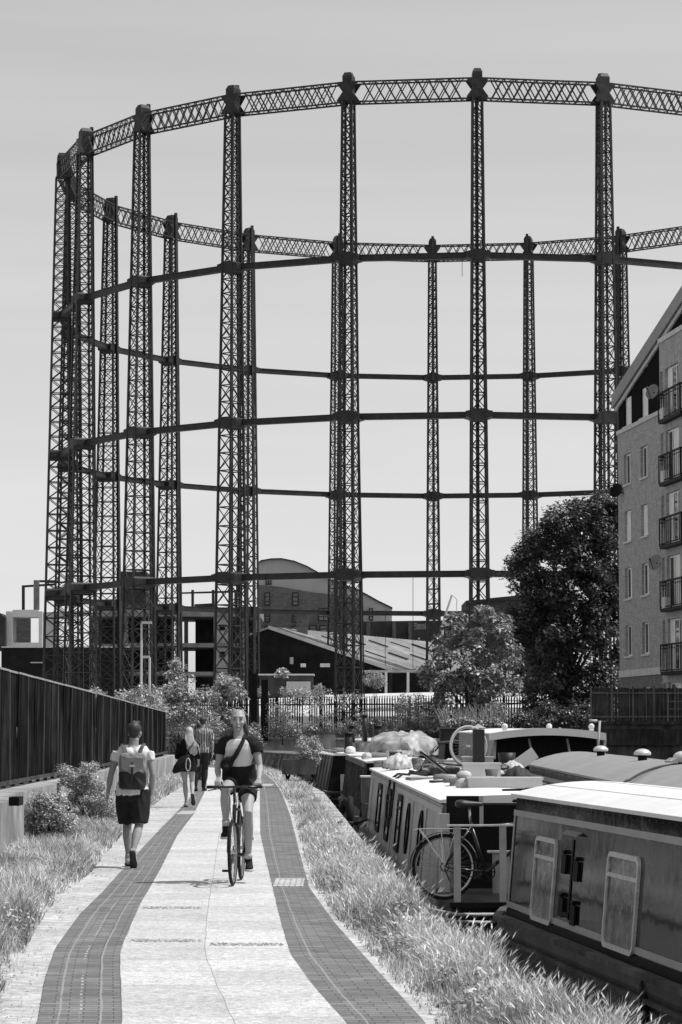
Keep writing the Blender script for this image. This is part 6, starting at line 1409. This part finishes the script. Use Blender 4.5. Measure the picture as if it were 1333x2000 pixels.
for i, (px, Y, r, lb) in enumerate(((853, 45.5, .11, 'pale rounded stone on the wide wooden tray'), (879, 38.0, .10, 'dark pot shaped stone beside the small tray'), (906, 36.2, .10, 'pale flattish stone on the small dark tray'), (908, 35.0, .13, 'rough log end left of the long pale box'), (820, 49.3, .12, 'dark round bundle beside the woven bag'), (972, 43.8, .10, 'round pale pot right of the stepped box'), (862, 47.4, .13, 'fluffy pale heap behind the wide tray'))):
    b = lump([((0, 0, 0), r*.8, r*.8), ((0, 0, r*.35), r*1.1, r), ((0, 0, r*.8), r*.9, r*.8), ((0, 0, r*1.05), r*.4, r*.35)], .10, n=14); o = b.build('stone' if 'stone' in lb else ('log' if 'log' in lb else 'bundle'), m_bag if 'pale' in lb else m_wood, None, True); o.location = R2(px, Y, .11 if 'on the' in lb else 0); tag(o, lb, 'stone' if 'stone' in lb else ('log' if 'log' in lb else 'bundle'), 'clutter on the cream boat roof')
# rope heap and rope hanging over the side
rp = MB(); rr = random.Random(9)
for i in range(7): rp.tube([R2(800+i*5+rr.uniform(-6, 6), 43.2+i*.45, .03+rr.uniform(0, .06)), R2(815+i*6, 42.9+i*.4, .05), R2(835+i*4, 42.6+i*.5, .03)], .022, 6)
tag(rp.build('rope_heap', m_ropeD, None, True), 'untidy heap of dark rope on the cream boat roof', 'rope')
def side2(Y, z, off=-.03): s = b2.side(Y-31, z, 0); s.x += off; return b2.M @ s
MB_ = MB(); MB_.tube([R2(800, 43.2, .03), R2(778, 43.9, .03), side2(44.6, .76), side2(45.2, .45), side2(45.0, .1), side2(43.9, .0), side2(43.2, .2), side2(43.0, .55), side2(43.1, .78), R2(785, 43.0, .03)], .020, 6)
tag(MB_.build('hanging_rope', m_ropeD, None, True), 'dark rope loop hanging over the cream boat side between the windows', 'rope')
# flue, folded umbrella, plank
t = thing('chimney_flue', R2(935, 42.6), 'tall square black flue with a small cap standing on the cream boat roof', 'chimney'); MB().box(-.095, .095, -.095, .095, 0, .78).build('flue', m_flue, t); MB().add([(-.12, -.12, .80), (.12, -.12, .80), (.12, .12, .80), (-.12, .12, .80), (0, 0, .87)], [(3, 2, 1, 0), (0, 1, 4), (1, 2, 4), (2, 3, 4), (3, 0, 4)]).build('cap', m_stripe, t)
t = thing('folded_umbrella', (0, 0, 0), 'closed black umbrella lying across the gap beside the long pale box', 'umbrella'); A_, B_ = WD(982, 1543, 30.2), WD(1092, 1541, 29.6)
MB().tube([A_, A_.lerp(B_, .4), A_.lerp(B_, .42), A_.lerp(B_, .9), B_], [.012, .014, .022, .026, .016], 8).build('canopy', m_dkc, t, True)
t = thing('cupboard_lid', R2(1000, 46.5, .0), 'pale plank propped up at an angle right of the stepped box', 'plank'); MB().bar((-.1, 0, .0), (.42, .1, .36), .22, .04, (0, 1, 0)).build('plank', m_box, t)
# bicycle lying in the clutter
for (px, Y, w, d, h, lb) in ((868, 43.4, .45, .9, .14, 'dark low crate under the flat lying bicycle'),): crate(px, Y, w, d, h, lb, 'crate', 'crate', m_plank)
bk2 = bicycle(R2(912, 42.6, .40), math.pi/2+.5, 'bicycle lying flat among the clutter on the cream boat roof', mfr=m_fascia, steer=.6, crank=2.0, sz=.80, barz=.86)
bk2.rotation_euler = (0, R(80), math.pi/2+.55); bk2.location = R2(925, 42.9, .12)
t = thing('spare_wheel', R2(915, 43.4, .50), 'upright loose bicycle wheel with a pale rim leaning in the clutter', 'wheel', rz=math.pi/2+.35)
w_ = wheel(t, V3((0, 0, 0)), m_box); w_.name = 'tyre'; w_.data.materials[0] = m_box
# sticks and poles
pl = MB(); rr = random.Random(4)
for i in range(9): a_ = R2(815+i*9, 46+rr.uniform(-2, 2), .05+rr.random()*.12); pl.tube([a_, a_+V3((rr.uniform(.5, .9), rr.uniform(-.5, .5), rr.uniform(-.02, .14)))], .014, 6)
tag(pl.build('bundle_of_poles', m_chrome, None, True), 'loose metal poles and sticks piled left of the black flue', 'poles')
# flues and lamps on farther boats
def flue(p, h, r, lb, m=m_flue): t = thing('stove_pipe', p, lb, 'stove pipe', 'stove pipes on the farther boats'); MB().tube([(0, 0, 0), (0, 0, h)], [r, r], 12).build('pipe', m, t, True); MB().tube([(0, 0, h), (0, 0, h+.05)], [r*1.35, r*1.2], 12).build('collar', m, t, True); return t
flue(V3((XD(681, 80), 80.5, b4.zr)), .62, .13, 'thick black stove pipe on the white roofed dark boat'); flue(V3((XD(687, 90), 89, 1.1)), .55, .11, 'black stove pipe with a rounded cowl seen against the bright far roof')
flue(V3((XD(713, 86), 86.5, 1.15)), .85, .09, 'tall thin dark stove pipe right of the rounded cowl'); flue(V3((XD(738, 84), 84.5, 1.15)), .5, .13, 'squat dark stove pipe just left of the tarpaulin')
t = MB().ell((0, 0, .08), (.16, .16, .12), 14, 8).build('white_dome', m_rwhite, None, True); t.location = (XD(685, 79), 80.0, b4.zr+.05); tag(t, 'small white dome light on the white roofed dark boat', 'dome')
t = MB().bar((XD(633, 88), 88, .86), (XD(664, 79.5), 79.8, .90), .10, .05).build('gang_plank', m_wood); tag(t, 'worn plank lying along the edge of the white roofed boat', 'plank')
t = thing('wheelhouse_box', (XD(640, 92), 91.5, b4.zr), 'dark upright box with a pale side on the far end of the white roofed boat', 'box'); MB().box(-.5, .28, -.6, .6, 0, .58).build('box', m_blue, t); MB().box(-.55, .33, -.65, .65, .58, .62).build('lid', m_plank, t)
# planters on the far outer boat
for i, (px, lb, Y) in enumerate(((893, 'left dark planter with bushy plants on the far outer boat', 84), (952, 'right dark planter with tall grassy plants on the far outer boat', 85))):
    t = thing('planter', (XD(px, Y), Y, 1.15), lb, 'planter', 'planters on the far outer boat'); MB().box(-.55, .55, -.3, .3, 0, .42).build('trough', m_plank, t); MB().box(-.6, .6, -.34, .34, .42, .47).build('rim', m_plankl, t)
    leaves('plants', [(random.uniform(-.4, .4), random.uniform(-.15, .15), .55+random.random()*.15, .16) for _ in range(9)], 120, .08, m_leafp, t)
    g = MB()
    for k in range(70): x, y = random.uniform(-.5, .5), random.uniform(-.2, .2); g.tube([(x, y, .4), (x*1.15+random.uniform(-.05, .05), y, .8), (x*1.4+random.uniform(-.15, .15), y*1.2, .95+random.random()*.35)], [.012, .01, .003], 4)
    g.build('tall_stems', m_leafl, t)
# table and pots
t = MB().box(-1.6, 1.6, -.3, .3, 0, .06).build('long_board', m_plank); t.location = (XD(925, 86), 84.0, 1.10); tag(t, 'long dark board under the two planters', 'board')
# pot plant on a stand at the canal edge
pp = V3((ev(cE, 70)-.25, 70.5, .03)); t = thing('potted_plant', pp, 'bright bushy plant in a dark trough standing on the canal edge', 'potted plant'); MB().box(-.55, .35, -.3, .3, .34, .74).build('trough', m_blue, t)
b = MB()
for x in (-.45, .25): b.bar((x, -.2, 0), (x+.1, .2, .34), .05); b.bar((x+.1, -.2, 0), (x, .2, .34), .05)
b.bar((-.45, 0, .17), (.35, 0, .17), .04); b.build('stand', m_black, t); leaves('foliage', [(random.uniform(-.05, .42), random.uniform(-.2, .2), random.uniform(.65, 1.25), .17) for _ in range(16)], 120, .06, m_leafp, t)
# old tyres as fenders, mooring ring and lines
def fender(p, lb, r=.3, rot=0):
    n = 24; b = MB(); rs = [[V3(((r+.09*math.cos(t_))*math.cos(a), .08*math.sin(t_), (r+.09*math.cos(t_))*math.sin(a))) for t_ in np.linspace(0, 2*math.pi, 11)[:-1]] for a in np.linspace(0, 2*math.pi, n+1)[:-1]]
    for r_ in rs: b.v.extend([tuple(v) for v in r_])
    for k in range(n):
        for i in range(10): j = (i+1) % 10; k2 = (k+1) % n; b.f.append((k*10+i, k*10+j, k2*10+j, k2*10+i))
    o = b.build('tyre_fender', m_tyre, None, True); o.location = p; o.rotation_euler = (0, 0, R(90)+rot); tag(o, lb, 'tyre', 'old tyres used as fenders'); return o
fender((.20, 57.5, -.25), 'old tyre fender at the stern of the blue-grey boat'); fender((.12, 59.0, -.3), 'second tyre fender just beyond the first one', .26, .3)
r1_ = W(657, 1613, .05); rg = MB(); rg.tube([r1_+V3((.0, .06*math.cos(a), .04+.05*math.sin(a))) for a in np.linspace(0, 2*math.pi, 14)], .012, 6); tag(rg.build('mooring_ring', m_steel, None, True), 'iron mooring ring set in the coping stone', 'mooring ring')
e_ = b2.w2(.25, 23.0+1.4, -.28); l_ = MB(); l_.tube([r1_+V3((0, 0, .06)), r1_.lerp(e_, .5)-V3((0, 0, .02)), e_], .02, 6); l_.tube([r1_+V3((0, .05, .06)), r1_.lerp(e_, .5)+V3((0, .1, -.06)), e_+V3((0, .2, 0))], .016, 6); tag(l_.build('mooring_line', m_ropeD, None, True), 'doubled dark mooring line from the ring to the cream boat bow', 'rope')
for i, lb in enumerate(('pale twisted mooring rope under the parked bicycle', 'second pale mooring rope just below the first', )):
    a_, c_ = WD(820, 1772+i*12, 27.2), WD(965, 1786+i*16, 27.6); m_ = a_.lerp(c_, .5)-V3((0, 0, .04)); tag(MB().tube([a_, m_, c_], .018, 8).build('mooring_rope', m_rope, None, True), lb, 'rope')
# rudder post / fender rope on nearest boat bottom right
a_ = WD(1262, 1950, 20.9); tag(MB().tube([a_+V3((.02, .1, .1)), a_, a_-V3((.02, .1, .16))], [.06, .05, .03], 8).tube([a_-V3((.02, .1, .1)), a_-V3((.05, .25, .32))], [.02, .02], 6).build('rope_fender', m_dkc, None, True), 'small black rope fender hanging on the nearest hull', 'fender')
# e-scooter / folded bike standing behind the canopy boat
t = thing('kick_scooter', (XD(1175, 58), 58, 1.0), 'upright scooter with pale handlebars standing right of the white canopy', 'scooter'); s_ = WD(1172, 1408, 58)-V3(t.location); q_ = WD(1166, 1492, 58)-V3(t.location)
MB().tube([q_, s_], [.028, .026], 8).build('stem', m_post, t, True); hb = MB().tube([s_+V3((-.22, 0, .0)), s_+V3((.14, .02, -.02))], .018, 8).build('handlebar', m_bframe, t, True); MB().tube([s_+V3((-.24, 0, .0)), s_+V3((-.06, 0, .0))], .034, 10).build('grip_cover', m_box, hb, True)
# the low wall's iron bracket at the left edge
t = MB().box(-3.72, -3.60, 27.0, 27.4, .76, .86).build('iron_bracket', m_black); t.location = (-.1, 3.0, 0); tag(t, 'small black iron bracket on the near wall top', 'bracket')
# sitting figure like clutter between the fence and the farther boats is left as pots and boards
b = MB(); 
for i in range(5): x = 500+i*22; p_ = WD(x, 1500, 118+i*.4)
t = thing('bench_frame', (XD(590, 100), 101.5, .0), 'dark timber frame with cross rails between the two farthest boats', 'frame')
for x in (-.9, -.1, .9): MB().box(x-.1, x+.1, -.05, .05, -.3, .55).build('post', m_blue, t)
for z_ in (.35, .02): MB().box(-1.3, 1.3, -.09, -.055, z_, z_+.14).build('rail', m_plankl, t)
# litter/leaf specks on the dirt
n = 260; Yp = 13+RNG.random(n)**1.5*30; a = np.interp(Yp, cDL[0], cDL[1]); c = np.interp(Yp, cBL[0], cBL[1]); Xp = a+(c-a)*RNG.random(n); Xr = np.interp(Yp, cBR[0], cBR[1])+RNG.random(n)*.25; Xp = np.where(RNG.random(n) < .5, Xp, Xr)
th = RNG.random(n)*6.28; s_ = .006+.010*RNG.random(n); V = np.stack([np.stack([Xp+s_*np.cos(th+k*1.57), Yp+s_*np.sin(th+k*1.57)*1.3, np.full(n, .014+.004*k % .01)], 1) for k in range(4)], 1).reshape(-1, 3)
tag(fast('ground_litter', V, np.arange(4*n).reshape(n, 4), m_wood), kind='stuff')

# more clutter: tied bundles, logs and boards along the roofs
rr = random.Random(21)
def roof_item(px, Y, z, kind, lb, w=.3, m=None, l=.5, rz=0.):
    o = V3((XD(px, Y), Y, z))
    if kind == 'log': t = MB().tube([(-l/2, 0, w/2), (-l/6, .01, w/2+.01), (l/2, 0, w/2)], [w/2, w*.52, w*.45], 12).build('log', m or m_wood, None, True)
    elif kind == 'bag': t = crumple(lump([((0, 0, 0), w*.8, w), ((0, 0, w*.4), w, w*1.1), ((.01, 0, w*.9), w*.8, w*.8), ((.01, 0, w*1.2), w*.25, w*.25)], .08).build('sack', m or m_bag, None, True), w*.2, 6, 1)
    elif kind == 'board': t = MB().box(-l/2, l/2, -w/2, w/2, 0, .04).build('board', m or m_wood)
    elif kind == 'pot': t = MB().tube([(0, 0, 0), (0, 0, w)], [w*.36, w*.5], 14).build('plant_pot', m or m_blue, None, True)
    t.location = o; t.rotation_euler = (0, 0, rz); tag(t, lb, {'log': 'log', 'bag': 'sack', 'board': 'board', 'pot': 'pot'}[kind]); return t
zr2, zr3, zr4 = b2.zr+.03, b3.zr+.03, b4.zr+.03
for a_ in ((838, 46.8, zr2, 'bag', 'dark slumped sack at the left of the wide tray', .14, m_plank), (1000, 45.5, zr2, 'bag', 'pale sack behind the taller grey box', .2), (872, 40.2, zr2, 'log', 'short split log in front of the dark crate', .10, None, .4, .4), (890, 40.0, zr2, 'log', 'pale peeled log beside the split one', .09, m_bag, .35, -.3),
           (846, 41.0, zr2, 'board', 'weathered board lying loose on the white roof', .18, m_wood, .9, .5), (815, 51.0, zr2, 'pot', 'empty dark pot at the far end of the cream boat roof', .22), (760, 53.0, zr2, 'log', 'log on the roof beyond the woven bag', .14, None, .6, .2), (716, 63, zr3, 'bag', 'small pale sack on the blue-grey boat roof edge', .13), (735, 64.5, zr3, 'log', 'first log of the row before the tarpaulin', .13, None, .5, .1),
           (748, 65.5, zr3, 'bag', 'dark sack tucked against the tarpaulin', .17, m_plank), (762, 62.5, zr3, 'pot', 'small pale pot on the blue-grey boat roof', .2, m_bag), (722, 66.5, zr3, 'board', 'pale board across the blue-grey boat roof', .25, m_box, 1.0, .1), (668, 82.5, zr4, 'log', 'log lying on the white roofed dark boat', .14, None, .7, .2), (703, 83, zr4, 'pot', 'pot on the white roofed dark boat', .3),
           (700, 85, zr4, 'board', 'long plank across the white roofed dark boat', .3, m_wood, 1.3, 0.), (806, 74.5, zr3, 'pot', 'black pot hidden beside the tarpaulin end', .5, m_flue)):
    roof_item(*a_)

for a_ in ((895, 38.6, zr2, 'board', 'broad dark board between the small tray and the taller box', .5, m_plank, .8, .1), (1010, 39.5, zr2, 'bag', 'rumpled dark sack right behind the long pale box', .2, m_plank), (960, 39.0, zr2, 'pot', 'dark pot between the long box and the taller box', .2), (862, 49.0, zr2, 'board', 'dark plank behind the wide wooden tray', .3, m_plank, 1.0, .2),
           (885, 46.8, zr2, 'bag', 'grey sack among the loose poles', .17, m_wood), (900, 48.0, zr2, 'pot', 'tall pot beside the loose poles', .3, m_blue), (845, 51.5, zr2, 'bag', 'dark sack at the far end of the cream roof', .2, m_plank), (880, 51.0, zr2, 'bag', 'pale sack at the far end of the cream roof', .18), (930, 37.4, zr2, 'log', 'thick log just beyond the small dark tray', .13, m_wood, .6, .5),
           (826, 45.2, zr2, 'bag', 'low grey bundle left of the wide tray', .10, m_wood), (962, 47.5, zr2, 'board', 'grey board leaning low behind the square flue', .3, m_fascia, .9, 0.), (990, 49.0, zr2, 'pot', 'wide dark pot near the right edge of the cream roof', .34, m_flue), (752, 51.8, zr2, 'pot', 'small pot left of the woven bag', .14, m_blue)):
    roof_item(*a_)
